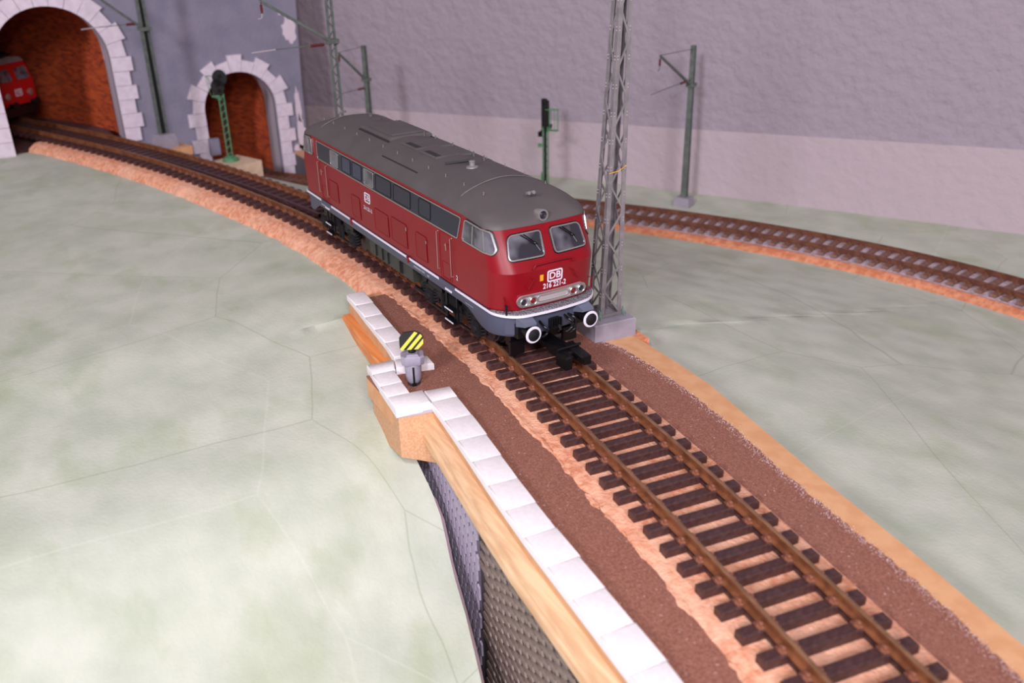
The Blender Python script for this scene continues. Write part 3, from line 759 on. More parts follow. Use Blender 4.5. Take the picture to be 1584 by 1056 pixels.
# ------------------------------------------------------------------ lattice tower mast
def lattice_tower():
    build0 = MB.build
    def tb(self, *a, **k):
        self.v = [(x - 0.031 * max(0, z - 6.4) , y + 0.052 * max(0, z - 6.4), z) for x, y, z in self.v]; return build0(self, *a, **k)
    MB.build = tb
    try: return _lattice_tower()
    finally: MB.build = build0
def _lattice_tower():
    t = thing('lattice_tower', 'tall grey four legged lattice mast on concrete block beside the locomotive front', 'mast', (69.2, 32.0, -5.6), -0.10)
    O = Vector((70, 31, -5.6)); R = Matrix.Rotation(0.10, 3, 'Z')
    def loc(p): return R @ (Vector(p) - O)
    mb = MB(); mb.box((1.6, -0.6, 3.2), (13.5, 15.5, 6.4), bev=0.4); mb.build('concrete_base', concrete, parent=t, smooth=0.3)
    hb, ht_, H = 4.0, 0.35, 158.0     # half width at the foot and at the top
    z0 = 6.4
    wx = lambda z: hb + (ht_ - hb) * (z - z0) / H * 0.78
    def leg(sx, sy):
        mb = MB()
        rows = []
        for z in (z0, z0 + H):
            a = wx(z); x, y = sx * a, sy * a
            rows.append([(x, y, z), (x - sx * 1.5, y, z), (x - sx * 1.5, y - sy * 0.3, z), (x - sx * 0.3, y - sy * 0.3, z), (x - sx * 0.3, y - sy * 1.5, z), (x, y - sy * 1.5, z)])
        mb.grid(rows, close=True); mb.f += [(5, 4, 3, 2, 1, 0), (6, 7, 8, 9, 10, 11)]; mb.mi += [0, 0]
        ob = mb.build('leg', mastm, parent=t)
        mb = MB(); mb.prism([(sx * wx(z0), sy * (wx(z0) + 0.3), z0), (sx * (wx(z0) + 1.5), sy * (wx(z0) + 0.3), z0), (sx * wx(z0), sy * (wx(z0) + 0.3), z0 + 3.2)], (0, sy * 0.3, 0))
        mb.prism([(sx * (wx(z0) + 0.3), sy * wx(z0), z0), (sx * (wx(z0) + 0.3), sy * (wx(z0) + 1.5), z0), (sx * (wx(z0) + 0.3), sy * wx(z0), z0 + 3.2)], (sx * 0.3, 0, 0))
        mb.build('foot_plate', gusset, parent=ob)
        mb = MB(); z = z0 + 8
        while z < z0 + H - 4:
            a = wx(z)
            for dz in (-0.5, 0.5):
                for q in ((sx * (a + 0.1), sy * (a - 0.6)), (sx * (a - 0.6), sy * (a + 0.1))): mb.box((q[0], q[1], z + dz), (0.3, 0.3, 0.3))
            z += 8.2
        mb.build('rivets', silverp, parent=ob, kind='stuff')
    for sx in (-1, 1):
        for sy in (-1, 1): leg(sx, sy)
    for face in range(4):
        z = z0 + 1.0; k = face % 2; i = 0
        while z < z0 + H - 10:
            step = 8.6; a = wx(z); b = wx(z + step)
            s0, s1 = (-1, 1) if (i + k) % 2 else (1, -1)
            if face == 0: p, q, u = (a, s0 * (a - .6), z), (b, s1 * (b - .6), z + step), (1, 0, 0)
            if face == 1: p, q, u = (s0 * (a - .6), a, z), (s1 * (b - .6), b, z + step), (0, 1, 0)
            if face == 2: p, q, u = (-a, s0 * (a - .6), z), (-b, s1 * (b - .6), z + step), (1, 0, 0)
            if face == 3: p, q, u = (s0 * (a - .6), -a, z), (s1 * (b - .6), -b, z + step), (0, 1, 0)
            mb = MB(); mb.bar(p, q, 0.62, 0.28, u); mb.build('brace', mastm, parent=t)
            z += step; i += 1
        a = wx(z0 + 0.8)
        e = [((a, -a, z0 + 0.8), (a, a, z0 + 0.8)), ((-a, a, z0 + 0.8), (a, a, z0 + 0.8)), ((-a, -a, z0 + 0.8), (-a, a, z0 + 0.8)), ((-a, -a, z0 + 0.8), (a, -a, z0 + 0.8))][face]
        mb = MB(); mb.bar(e[0], e[1], 0.5, 1.1); mb.build('foot_bar', mastm, parent=t)
    mb = MB(); mb.box((-3.6, 0, 71), (0.5, 2.2, 2.2)); mb.box((-3.4, 0, 88), (0.5, 2.0, 2.0)); mb.build('bracket_plate', mastm, parent=t)
    mb = MB(); a = wx(55); mb.tube([(a, -a, 54), (a + 0.5, 0, 54.6), (a, a, 55.8), (a - 1, a + 0.3, 56)], 0.12, 5); mb.build('thread', yellow, parent=t, label='yellow thread caught on the lattice')
    return t
lattice_tower()
mb = MB(); mb.prism([(63.5, 24, -9.9), (80.8, 22.2, -9.9), (82.6, 40.6, -9.9), (64.5, 41.8, -9.9)], (0, 0, 4.28))
o = mb.build('cork_pad', corko); tag(o, 'small cork pad under the concrete block of the lattice tower', 'pad')

# ------------------------------------------------------------------ catenary masts
def catenary(x, y, zg, H, ang, label, lattice=False, arm=None, wide=2.6, blk=(8, 9, 5), post=0.75):
    """ang: direction of the arm; local +X is the arm direction"""
    t = thing('catenary_mast', label, 'mast', (x, y, zg), ang, 'overhead line masts')
    mb = MB(); bx, by, bz_ = blk
    lv = [[(sx * bx / 2 * k, sy * by / 2 * k, z) for sx, sy in ((-1, -1), (1, -1), (1, 1), (-1, 1))] for z, k in ((0, 1.0), (bz_ * 0.45, 1.0), (bz_, 0.84))]
    mb.grid(lv, close=True); mb.f += [(8, 9, 10, 11), (3, 2, 1, 0)]; mb.mi += [0, 0]; mb.build('concrete_base', concrete, parent=t)
    z0 = bz_; w1 = wide; w2 = wide * 0.72
    if not lattice:
        mb = MB()
        for s_ in (-1, 1): mb.add(*box_taper(s_ * w1 / 2 - s_ * 0.25, 0, z0, s_ * w2 / 2 - s_ * 0.25, H, 0.5, w1, w2))
        mb.add(*box_taper(0, 0, z0, 0, H, w1 - 0.6, 0.5, 0.5, w2 - 0.6)); mb.build('pole', mastd, parent=t)
    else:
        for s_ in (-1, 1):
            mb = MB(); mb.add(*box_taper(s_ * (w1 / 2), 0, z0, s_ * (w2 / 2), H, post, 1.6, 1.3)); mb.build('pole', mastd, parent=t)
        z = z0 + 1; i = 0
        while z < H - 4:
            f = lambda zz: (w1 + (w2 - w1) * (zz - z0) / (H - z0)) / 2
            s_ = 1 if i % 2 else -1
            mb = MB(); mb.bar((s_ * f(z), 0, z), (-s_ * f(z + 3.8), 0, z + 3.8), 0.5, 0.3, (0, 1, 0)); mb.build('brace', mastd, parent=t); z += 3.8; i += 1
    if post > 1:
        mb = MB(); mb.add(*box_taper(0, 0, z0, 0, H, w1 * 0.8, 0.4, 0.4, w2 * 0.8)); mb.build('web_plate', black2, parent=t)
    A, zt, zb, tipz, sl, sz = arm      # arm reach, tip height, foot height, tie height, stub reach, stub height
    mb = MB(); mb.bar((0.8, 0.5, zb), (A, 0.1, zt), 0.6, 1.3); mb.bar((0.8, -0.6, zb), (A, -0.1, zt), 0.5, 1.1)
    mb.box((0, 0, zb), (w1 + 1.2, w1 + 1.4, 2.0)); mb.bar((0.5, 0, zb), (-3.0, 0, zb - 1.5), 0.7, 0.9); mb.build('arm', mastd, parent=t)
    mb = MB(); mb.tube([(0, 0, tipz), (A + 0.8, 0, zt + 0.4)], 0.22, 5); mb.build('tie_rod', mastd, parent=t)
    mb = MB(); mb.tube([(A, 0, zt), (A, 0, zt - 1.5)], 0.2, 5)
    mb.lathe([(0.3, 0), (0.7, 0.3), (0.45, 0.8), (0.75, 1.3), (0.45, 1.8), (0.75, 2.3), (0.45, 2.8), (0.7, 3.3), (0.3, 3.8)], 8, (A, 0, zt - 5.2)); mb.build('insulator', insul, parent=t)
    mb = MB(); mb.tube([(A, 0, zt - 5.2), (A + 0.3, 0, zt - 7), (A + 2.2, 0, zt - 7.4)], 0.22, 5); mb.build('hook', silverp if lattice else mastd, parent=t)
    mb = MB(); mb.tube([(0, 0, sz), (sl * 0.72, 0, sz + 0.4)], 0.26, 5); mb.build('stub_arm', mastd, parent=t)
    mb = MB(); mb.tube([(sl * 0.72, 0, sz + 0.4), (sl, 0, sz + 0.2)], 0.34 if lattice else 0.22, 5); mb.build('stub_tip', silverp if lattice else mastd, parent=t)
    mb = MB(); mb.tube([(sl * 0.12, 0, sz), (sl * 0.28, 0, sz + 0.1)], [0.75, 0.75], 8); mb.build('insulator', insul, parent=t)
    return t
def box_taper(x0, y0, z0, x1, z1, wx_, wy0, wy1=None, wx1=None):
    wx1 = wx_ if wx1 is None else wx1; wy1 = wy0 if wy1 is None else wy1
    vs = [(x0 + a * wx_ / 2, y0 + b * wy0 / 2, z0) for a, b in ((-1, -1), (1, -1), (1, 1), (-1, 1))] + [(x1 + a * wx1 / 2, b * wy1 / 2, z1) for a, b in ((-1, -1), (1, -1), (1, 1), (-1, 1))]
    return vs, [(3, 2, 1, 0), (4, 5, 6, 7), (0, 1, 5, 4), (1, 2, 6, 5), (2, 3, 7, 6), (3, 0, 4, 7)]
A44 = math.atan2(-0.9, 0.44)
catenary(-118, 232, -45.5, 96, A44, 'grey line mast beyond the far track, right of the tall tower', wide=3.6, arm=(46, 96, 74, 94, 56, 77), blk=(9, 10, 7))
catenary(-285, 99, -50.0, 94.5, math.atan2(-0.86, 0.5), 'thin dark line mast behind the rear roof, right of the lattice one', wide=3.6, arm=(26, 93, 73, 94, 34, 68), blk=(9, 10, 7))
catenary(-141, 24.5, -11, 112, math.atan2(-0.98, 0.2), 'lattice line mast rising directly behind the rear of the locomotive', lattice=True, wide=3.6, arm=(35, 99, 78.5, 107, 42.5, 77.4), blk=(10, 12, 7))
catenary(-314.3, -28.5, -9.6, 110, math.atan2(-0.94, 0.34), 'leftmost line mast standing between the two tunnel arches', lattice=True, wide=4.8, post=1.7, arm=(34, 98, 71.5, 106, 39, 74.8), blk=(11, 12, 8.6))
mb = MB(); mb.box((-313, -26, -12.2), (17, 20, 5.4), rz=0.35); o = mb.build('wood_plinth', mdf2); tag(o, 'small tan wood plinth under the leftmost line mast', 'plinth')

# ------------------------------------------------------------------ signals
def signal(x, y, zg, ang, label, head='tall'):
    t = thing('light_signal', label, 'signal', (x, y, zg), ang)
    mb = MB(); mb.lathe([(5.6, 0), (5.3, 0.9), (3.6, 2.4), (1.6, 3.4)], 14) if head != 'tall' else mb.box((0, 0, 0.8), (6, 6, 1.6)); mb.build('foot', siggreen, parent=t)
    H = 44
    for s_ in (-1, 1):
        mb = MB(); mb.add(*box_taper(0, 0, 1.5, 0, H, 1.5, 0.6)); 
        mb.v = [(a, b + s_ * 1.6, c) for a, b, c in mb.v]; mb.build('post', siggreen, parent=t)
    mb = MB(); mb.box((-0.4, 0, 23), (0.3, 1.6, 42)); mb.build('back_plate', black, parent=t)
    z = 3.5
    while z < H - 2:
        mb = MB(); mb.bar((0.3, -1.5, z), (0.3, 1.5, z + 2.4), 0.5, 0.3, (1, 0, 0)); mb.build('brace', siggreen, parent=t); z += 4.6
    if head == 'tall':
        mb = MB(); mb.box((2.0, 0.6, 50.5), (2.2, 4.6, 19), bev=0.6)
        mb.lathe([(1.6, 0), (1.9, 0.6), (1.9, 3.0), (1.2, 3.4)], 10, (2.2, 1.3, 57.5)); mb.lathe([(1.4, 0), (1.7, 2.4)], 10, (3.6, -1.8, 42.5))
        for zz in (45, 49, 53, 57): mb.tube([(3.1, -0.4, zz), (4.8, -0.4, zz - 0.3)], 0.95, 8)
        mb.bar((2, 2.6, 41), (3.5, 4.6, 37.5), 1.6, 1.6); mb.box((3.8, 4.2, 38.5), (2.2, 2.8, 3.0)); mb.build('signal_head', black, parent=t)
        mb = MB(); yc = -5.6
        for z_ in (42.0, 54.8): mb.tube([(-1.6, yc + 2.6, z_), (1.6, yc + 2.6, z_), (1.6, yc - 2.2, z_), (-1.6, yc - 2.2, z_), (-1.6, yc + 2.6, z_)], 0.28, 5)
        for q in ((1.6, 2.6), (1.6, -2.2), (-1.6, -2.2), (-1.6, 2.6), (1.6, 0.2)): mb.tube([(q[0], yc + q[1], 42), (q[0], yc + q[1], 54.8)], 0.22, 5)
        mb.box((0, yc, 42), (3.4, 5.2, 0.5)); mb.bar((0, -1, 42), (0, yc, 42), 0.8, 0.8); mb.bar((0, 0, 54.6), (0, yc + 2, 54.6), 0.4, 0.4); mb.build('service_cage', siggreen, parent=t)
        mb = MB(); mb.box((1.0, 4.0, 32), (1.4, 2.2, 2.2)); mb.bar((1, 1, 32), (1, 3.4, 32), 0.5, 0.5); mb.build('sign_plate', siggreen, parent=t)
        mb = MB(); mb.tube([(0, 2.6, 1), (0, 2.6, 15)], 0.45, 6); mb.build('conduit', siggreen, parent=t)
    else:
        mb = MB(); P = []
        for i in range(24):
            q = 2 * PI * i / 24; P.append((0.6, 2.0 * 0 + 4.6 * math.cos(q), 52 + 0.0 + 5.2 * math.sin(q)))
        mb.prism([(1.0, p[1] + 0.8, p[2] + 2.2) for p in P], (1.2, 0, 0)); mb.prism([(1.0, p[1] * 0.92 - 1.2, p[2] - 3.4) for p in P], (1.2, 0, 0))
        for dy, dz in ((0.8, 55.5), (-1.4, 50.5), (2.2, 50.5), (-0.6, 46.5)): mb.tube([(2.2, dy, dz), (4.0, dy, dz - 0.2)], 1.1, 8)
        mb.build('signal_head', black, parent=t)
        mb = MB(); yc = -5.5
        mb.tube([(0, 0, 55.0), (0, yc - 2.6, 55.5)], 0.3, 5); mb.tube([(0, yc - 1.5, 55.5), (0, yc + 1.2, 43.5)], 0.25, 5); mb.tube([(0, yc - 2.6, 55.5), (0, yc - 0.8, 43.2)], 0.2, 5)
        mb.box((0, yc + 2.4, 42.5), (3.2, 5.2, 0.7)); mb.bar((0, yc + 1, 42), (0, 0, 40), 0.6, 0.6); mb.build('service_cage', siggreen, parent=t)
    return t
sg = signal(-325, 13.2, -26.4, -0.35, 'green light signal on tan plinth in front of the small arch', 'round')
mb = MB(); mb.box((0, 0, 0), (26, 25, 22), rz=0.35); mb.v = [(a - 322, b + 14.5, c - 37.6) for a, b, c in mb.v]; o = mb.build('wood_plinth', mdfp); tag(o, 'pale tan wooden plinth carrying the green signal before the small arch', 'plinth')
mb = MB(); mb.box((-341, 7.6, -19.5), (4, 6.5, 11)); o = mb.build('relay_box', greypaint); tag(o, 'grey box behind the green signal inside the small arch', 'box')
signal(-185.3, 174.6, -44.3, 2.3, 'green light signal with black head and cage in front of the plaster wall', 'tall')

def squeeze(v):
    x = v[0]; return v if (not LOCO_ON[0] or x > -58) else (-58 + (x + 58) * 0.78, v[1], v[2])
# ------------------------------------------------------------------ the red diesel locomotive
loco = thing('diesel_locomotive', 'dark red diesel locomotive with grey roof and white stripe in the centre', 'locomotive')
LOCO_ON[0] = True
LV = [  # z, half width, half length, corner radius, bow
    (17.0, 17.2, 85.2, 7.0, 1.8), (17.9, 17.6, 85.7, 7.0, 1.8), (24, 17.7, 86.2, 6.6, 1.8), (29.3, 17.7, 86.5, 6.2, 1.8), (29.9, 17.66, 86.2, 6.0, 1.8),
    (33, 17.55, 84.8, 5.6, 1.7), (36, 17.45, 83.5, 5.2, 1.6), (39.3, 17.3, 82.2, 4.8, 1.5), (42.3, 17.15, 81.3, 4.6, 1.4)]
RV = [(42.3, 17.25, 81.45, 4.6, 1.4), (43.1, 17.15, 81.2, 4.6, 1.4), (44.2, 16.6, 80.0, 4.8, 1.4), (45.6, 15.2, 77.2, 5.2, 1.6), (46.9, 12.9, 73.2, 6.0, 1.8), (48.1, 9.8, 67.5, 6.6, 2.0), (49.0, 6.4, 61.0, 6.0, 2.0), (49.5, 3.4, 55.0, 3.2, 1.0), (49.7, 1.0, 51.0, 0.9, 0.3)]
def warp(x, z):
    t = sm((abs(x) - 62) / 18); return z - 1.1 * t * max(0, min(1, (z - 31) / 11.3))
def outline(w_, l, r, bow, nc=12, ns=14, nf=6):
    q = []   # quarter from (0,-w) to (l,0)
    xs_ = [(l - r) * (i / ns) ** 0.75 for i in range(ns + 1)]
    q += [(x, -w_) for x in xs_]
    q += [(l - r + r * math.sin(a), -w_ + r - r * math.cos(a)) for a in [PI / 2 * i / nc for i in range(1, nc + 1)]]
    q += [(l, -(w_ - r) * (1 - i / nf)) for i in range(1, nf + 1)]
    def bw(x, y): return (x - bow * (y / max(w_, 0.01)) ** 2 * sm((x - (l - 4 * r)) / (4 * r)) , y)
    q = [bw(x, y) for x, y in q]
    half = q + [(x, -y) for x, y in q[-2::-1]]                      # right half, from (0,-w) round the nose to (0,w)
    return half + [(-x, y) for x, y in half[-2:0:-1]]
def ring3(p, z, wp=True):
    return [(x, y, warp(x, z) if wp else z) for x, y in p]
def lerp_lv(z, V=LV):
    if z <= V[0][0]: return V[0][1:]
    for a, b in zip(V, V[1:]):
        if z <= b[0]:
            t = (z - a[0]) / (b[0] - a[0]); return tuple(a[k] + (b[k] - a[k]) * t for k in range(1, 5))
    return V[-1][1:]
def unwarp(x, z):
    t = 1.1 * sm((abs(x) - 62) / 18) / 11.3
    if z <= 31: return z
    z0 = (z - 31 * t) / (1 - t); return z0 if z0 < 42.3 else z + 1.1 * sm((abs(x) - 62) / 18)
def side_pt(x, z, off=0.0, sgn=-1):
    p = outline(*lerp_lv(unwarp(x, z), LV if unwarp(x, z) < 42.3 else RV)); half = len(p)
    best = None
    q = [a for a in p if a[1] < 0]; q.sort()
    for a, b in zip(q, q[1:]):
        if a[0] <= x <= b[0]:
            t = (x - a[0]) / max(1e-6, b[0] - a[0]); y = a[1] + (b[1] - a[1]) * t; h = math.atan2(b[1] - a[1], b[0] - a[0]); break
    else: y, h = -17.4, 0
    return (x + off * math.sin(h), sgn * (-y + off * math.cos(h)), z)
def front_pt(y, z, off=0.0, sgn=1):
    zz = unwarp(82, z); P = outline(*lerp_lv(zz, LV if zz < 42.3 else RV)); q = [a for a in P if a[0] > 60]; q.sort(key=lambda a: a[1])
    for a, b in zip(q, q[1:]):
        if a[1] <= y <= b[1] and b[1] > a[1]:
            t = (y - a[1]) / (b[1] - a[1]); x = a[0] + (b[0] - a[0]) * t; h = math.atan2(b[0] - a[0], b[1] - a[1]); break
    else: x, h = 86, 0
    lean = 0.36 if z > 30 else 0
    return (sgn * (x + off * math.cos(h)), y - off * math.sin(h), z + off * lean)
def rpoly(pts, r, n=5):
    """polygon with rounded corners; r: radius or list"""
    out = []; k = len(pts); rr = r if isinstance(r, (list, tuple)) else [r] * k
    for i in range(k):
        p = Vector(pts[i]); a = Vector(pts[i - 1]); b = Vector(pts[(i + 1) % k]); u = (a - p).normalized(); v = (b - p).normalized()
        e = min(rr[i], (a - p).length * 0.45, (b - p).length * 0.45)
        for j in range(n + 1):
            t = j / n; out.append(tuple(((p + u * e) * (1 - t) ** 2 + p * 2 * t * (1 - t) + (p + v * e) * t * t)))
    return out
def inset(P, e):
    n = len(P); out = []
    area_ = sum(P[i][0] * P[(i + 1) % n][1] - P[(i + 1) % n][0] * P[i][1] for i in range(n)); s_ = 1 if area_ > 0 else -1
    for i in range(n):
        a = Vector(P[i - 1]); p = Vector(P[i]); b = Vector(P[(i + 1) % n]); d = (b - a)
        if d.length < 1e-6: out.append(tuple(p)); continue
        d.normalize(); out.append((p.x - s_ * d.y * e, p.y + s_ * d.x * e))
    return out
def densify(P, step=2.5):
    out = []
    for i, p in enumerate(P):
        q = P[(i + 1) % len(P)]; L = math.dist(p, q); n = max(1, int(L / step))
        out += [(p[0] + (q[0] - p[0]) * k / n, p[1] + (q[1] - p[1]) * k / n) for k in range(n)]
    return out
def patch(P, f, off, m, name, parent, thick=0.25, label=None, sgn=-1):
    P = densify(P); mb = MB(); n = len(P)
    top = [f(a, b, off, sgn) for a, b in P]; bot = [f(a, b, off - thick, sgn) for a, b in P]
    ca = sum(p[0] for p in P) / n; cb = sum(p[1] for p in P) / n
    K = [1, .8, .6, .4, .2, .04]
    rows = [[f(ca + (a - ca) * k, cb + (b - cb) * k, off, sgn) for a, b in P] for k in K]
    mb.grid([bot] + rows, close=True); mb.f.append(tuple(range(len(K) * n, (len(K) + 1) * n))); mb.mi.append(0)
    return mb.build(name, m, parent=parent, label=label, smooth=0.5)
def frame(P, wdt, f, off, m, name, parent, thick=0.35, sgn=-1):
    P = densify(P); I = inset(P, wdt); mb = MB(); n = len(P)
    mb.grid([[f(a, b, off - thick, sgn) for a, b in P], [f(a, b, off, sgn) for a, b in P], [f(a, b, off, sgn) for a, b in I], [f(a, b, off - thick, sgn) for a, b in I]], close=True)
    return mb.build(name, m, parent=parent, smooth=0.5)
# shell
mb = MB(); mb.grid([ring3(outline(*l[1:]), l[0]) for l in LV], close=True)
body = mb.build('body_shell', red, parent=loco, smooth=0.155)
mb = MB(); rows = [ring3(outline(*l[1:]), l[0]) for l in RV]; mb.grid(rows, close=True); n = len(rows[0])
o_ = (len(RV) - 1) * n; mb.f.append(tuple(range(o_, o_ + n))); mb.mi.append(0)
roof = mb.build('roof', roofm, parent=loco, smooth=0.9)
def roof_z(x, y):
    y = abs(y)
    for a, b in zip(RV, RV[1:]):
        if b[1] <= y <= a[1]:
            t = (y - a[1]) / (b[1] - a[1]); return warp(x, a[0] + (b[0] - a[0]) * t)
    return warp(x, RV[-1][0])
# frame skirt with deep ends
def skz(x): return 13.3 - 3.9 * sm((abs(x) - 63) / 13)
pl_ = outline(17.35, 86.6, 7.6, 2.2); mb = MB()
mb.grid([[(x * 0.995, y * 0.985, skz(x)) for x, y in pl_], [(x, y, skz(x) + 0.8) for x, y in pl_], [(x, y, 16.2) for x, y in pl_], [(x, y, 17.0) for x, y in pl_], [(x * 0.95, y * 0.9, 17.0) for x, y in pl_]], close=True)
mb.build('frame_skirt', skirtm, parent=loco, smooth=0.5)
pl_ = outline(17.8, 88.9, 7.6, 2.2); mb = MB()
mb.grid([[(x, y, 16.35) for x, y in pl_], [(x, y, 17.05) for x, y in pl_], [(x * 0.997, y * 0.99, 17.1) for x, y in pl_], [(x * 0.985, y * 0.97, 16.35) for x, y in pl_]], close=True)
mb.build('white_stripe', whitem, parent=loco, smooth=0.5)
for s_ in (1, -1):
    P = [(s_ * x, y, 17.15) for x, y in outline(17.45, 88.75, 7.4, 2.2) if x > 79.0]
    P.sort(key=lambda a: a[1]); mb = MB(); mb.prism(P, (0, 0, 0.25)); mb.build('walkway', mesh_grey, parent=loco)
    P = [(s_ * x, y, 16.2) for x, y in outline(17.3, 88.3, 7.6, 2.2) if x > 79.0]
    P.sort(key=lambda a: a[1]); mb = MB(); mb.prism(P, (0, 0, 0.8)); mb.build('walkway_floor', skirtm, parent=loco)
# inner floor so that nothing shows through below
mb = MB(); mb.box((0, 0, 14.6), (160, 30, 2.6)); mb.build('underframe', black, parent=loco)

def side_details(sg):
    f = side_pt; kw = dict(sgn=sg)
    band = rpoly([(-57.8, 34.0), (61.2, 34.0), (63.6, 41.3), (-58.2, 41.3)], [1.0, 0.8, 1.4, 1.0])
    bo = patch(band, f, 0.12, navy, 'window_band', loco, **kw); frame(band, 0.34, f, 0.26, silver, 'band_trim', bo, **kw)
    wins = [(-43.2, -35.0, 'g'), (-31.5, -22.8, 'b'), (-21.2, -12.4, 'b'), (-10.0, -1.4, 'g'), (0.2, 13.2, 'n'), (15.2, 28.6, 'n'), (34.6, 43.2, 'n')]
    for a, b, k in wins:
        w_ = rpoly([(a, 34.7), (b, 34.7), (b + 0.3, 40.6), (a + 0.3, 40.6)], 0.9)
        if k == 'g':
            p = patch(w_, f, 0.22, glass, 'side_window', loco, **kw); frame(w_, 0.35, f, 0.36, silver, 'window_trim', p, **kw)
        else:
            p = patch(w_, f, 0.17, glass2 if k == 'b' else navy, 'side_window', loco, **kw); frame(w_, 0.3, f, 0.26, black, 'window_seal', p, **kw)
    for e in (1, -1):     # cab side windows
        cw = [(64.9, 34.2), (80.4, 34.2), (79.2, 36.6), (76.2, 39.9), (66.6, 40.9)]
        cw = [(64.1, 34.5), (80.6, 34.3), (81.2, 35.8), (78.9, 41.0), (65.9, 41.5)]
        cw = rpoly([(a * e, b) for a, b in cw], [1.3, 0.8, 0.8, 1.0, 1.4])
        frame(inset(cw, -0.3), 0.5, f, 0.10, black, 'window_seal', loco, **kw)
        p = patch(cw, f, 0.16, glass, 'cab_side_window', loco, **kw); frame(cw, 0.38, f, 0.42, silver, 'window_trim', p, **kw)
        for xa, xb in ((70.4, 70.8), (77.6, 76.6)):
            patch([((xa - .2) * e, 34.9), ((xa + .2) * e, 34.9), ((xb + .2) * e, 40.6), ((xb - .2) * e, 40.6)], f, 0.40, silver, 'window_bar', p, **kw)
        # door with handrails
        d = rpoly([(48.8 * e, 18.2), (56.6 * e, 18.2), (56.6 * e, 33.4), (48.8 * e, 33.4)], 0.5)
        dd = frame(d, 0.18, f, 0.10, red2, 'door', loco, **kw)
        fr_ = rpoly([(50.2 * e, 18.6), (55.4 * e, 18.6), (55.4 * e, 24.0), (50.2 * e, 24.0)], 0.4)
        frame(fr_, 0.12, f, 0.10, red2, 'door_panel', dd, **kw)
        mb = MB(); q = f(53.9 * e, 29.8, 0.4, sg); q2 = f(53.9 * e, 28.2, 0.4, sg)
        mb.tube([f(52.7 * e, 29.9, 0.1, sg), f(53.3 * e, 29.8, 0.5, sg), q], 0.16, 5); mb.tube([f(53.9 * e, 30.6, 0.5, sg), q2], 0.16, 5); mb.build('door_handle', goldw, parent=dd)
        for xx in (48.2, 57.2):
            mb = MB(); mb.tube([f(xx * e, 20.6, 0.05, sg), f(xx * e, 20.6, 0.7, sg), f(xx * e, 33.0, 0.7, sg), f(xx * e, 33.0, 0.05, sg)], 0.15, 6); mb.build('handrail', goldw, parent=loco)
        mb = MB()
        for z_ in (8.0, 4.0):
            mb.box((53 * e, sg * 16.6, z_), (7.2, 2.2, 0.5)); 
        mb.box((49.6 * e, sg * 16.3, 8.5), (0.5, 0.6, 9.5)); mb.box((56.4 * e, sg * 16.3, 8.5), (0.5, 0.6, 9.5)); st = mb.build('steps', black, parent=loco)
        mb = MB()
        for z_ in (8.1, 4.1): mb.box((53 * e, sg * 17.78, z_), (5.4, 0.2, 0.4))
        mb.box((53 * e, sg * 17.45, 14.6), (4.2, 0.3, 0.6)); mb.build('step_edge', whitem, parent=st)
        patch([((47.4) * e, 15.9), (58.2 * e, 15.9), (58.2 * e, 17.3), (47.4 * e, 17.3)], lambda a, b, o, s_: (a, s_ * (17.75 + o), b), 0.12, skirtm, 'step_recess', loco, **kw)
        if e == 1:
            mb = MB(); mb.tube([(59.2, sg * 18.1, 17.0), (63.5, sg * 18.1, 17.0)], 0.3, 6); mb.build('hook_rail', whitem, parent=loco)
    for a, b, z0, z1 in ((-2.6, 9.6, 19.6, 27.8), (12.0, 24.6, 19.8, 28.4), (31.4, 39.6, 19.4, 28.3), (-24.0, -15.8, 19.2, 27.8), (-47.5, -37.6, 20.3, 28.2)):
        p_ = rpoly([(a, z0), (b, z0), (b, z1), (a, z1)], 0.8)
        p = patch(p_, f, 0.12, red2, 'hatch', loco, **kw); frame(p_, 0.25, f, 0.22, red, 'hatch_rim', p, **kw)
    mb = MB(); mb.tube([f(24.9, 26.6, 0.4, sg), f(24.9, 27.8, 0.4, sg)], 0.15, 5); mb.tube([f(39.9, 26.4, 0.4, sg), f(39.9, 27.4, 0.4, sg)], 0.15, 5); mb.build('hatch_catch', silver, parent=loco)
    for xx in (-25.5, 24.8):     # little filler caps on the stripe
        mb = MB(); mb.tube([(xx, sg * 17.9, 16.9), (xx, sg * 18.4, 17.6)], 0.4, 6); mb.box((xx + 0.3, sg * 18.2, 16.1), (0.7, 0.6, 1.2)); mb.build('filler_cap', red2, parent=loco)
    mb = MB()
    for xa, xb, zz in ((28, 33.4, 14.9), (34.0, 36.0, 15.0), (38.2, 39.6, 14.7), (-60, -55, 14.9)):
        k = xa
        while k < xb: mb.box((k, sg * 17.4, zz), (0.45, 0.12, 0.6)); k += 0.8
    mb.box((66.5, sg * 17.42, 14.3), (5.0, 0.1, 0.15)); mb.build('small_lettering', letterm, parent=loco, kind='stuff')
for sg in (-1, 1): side_details(sg)

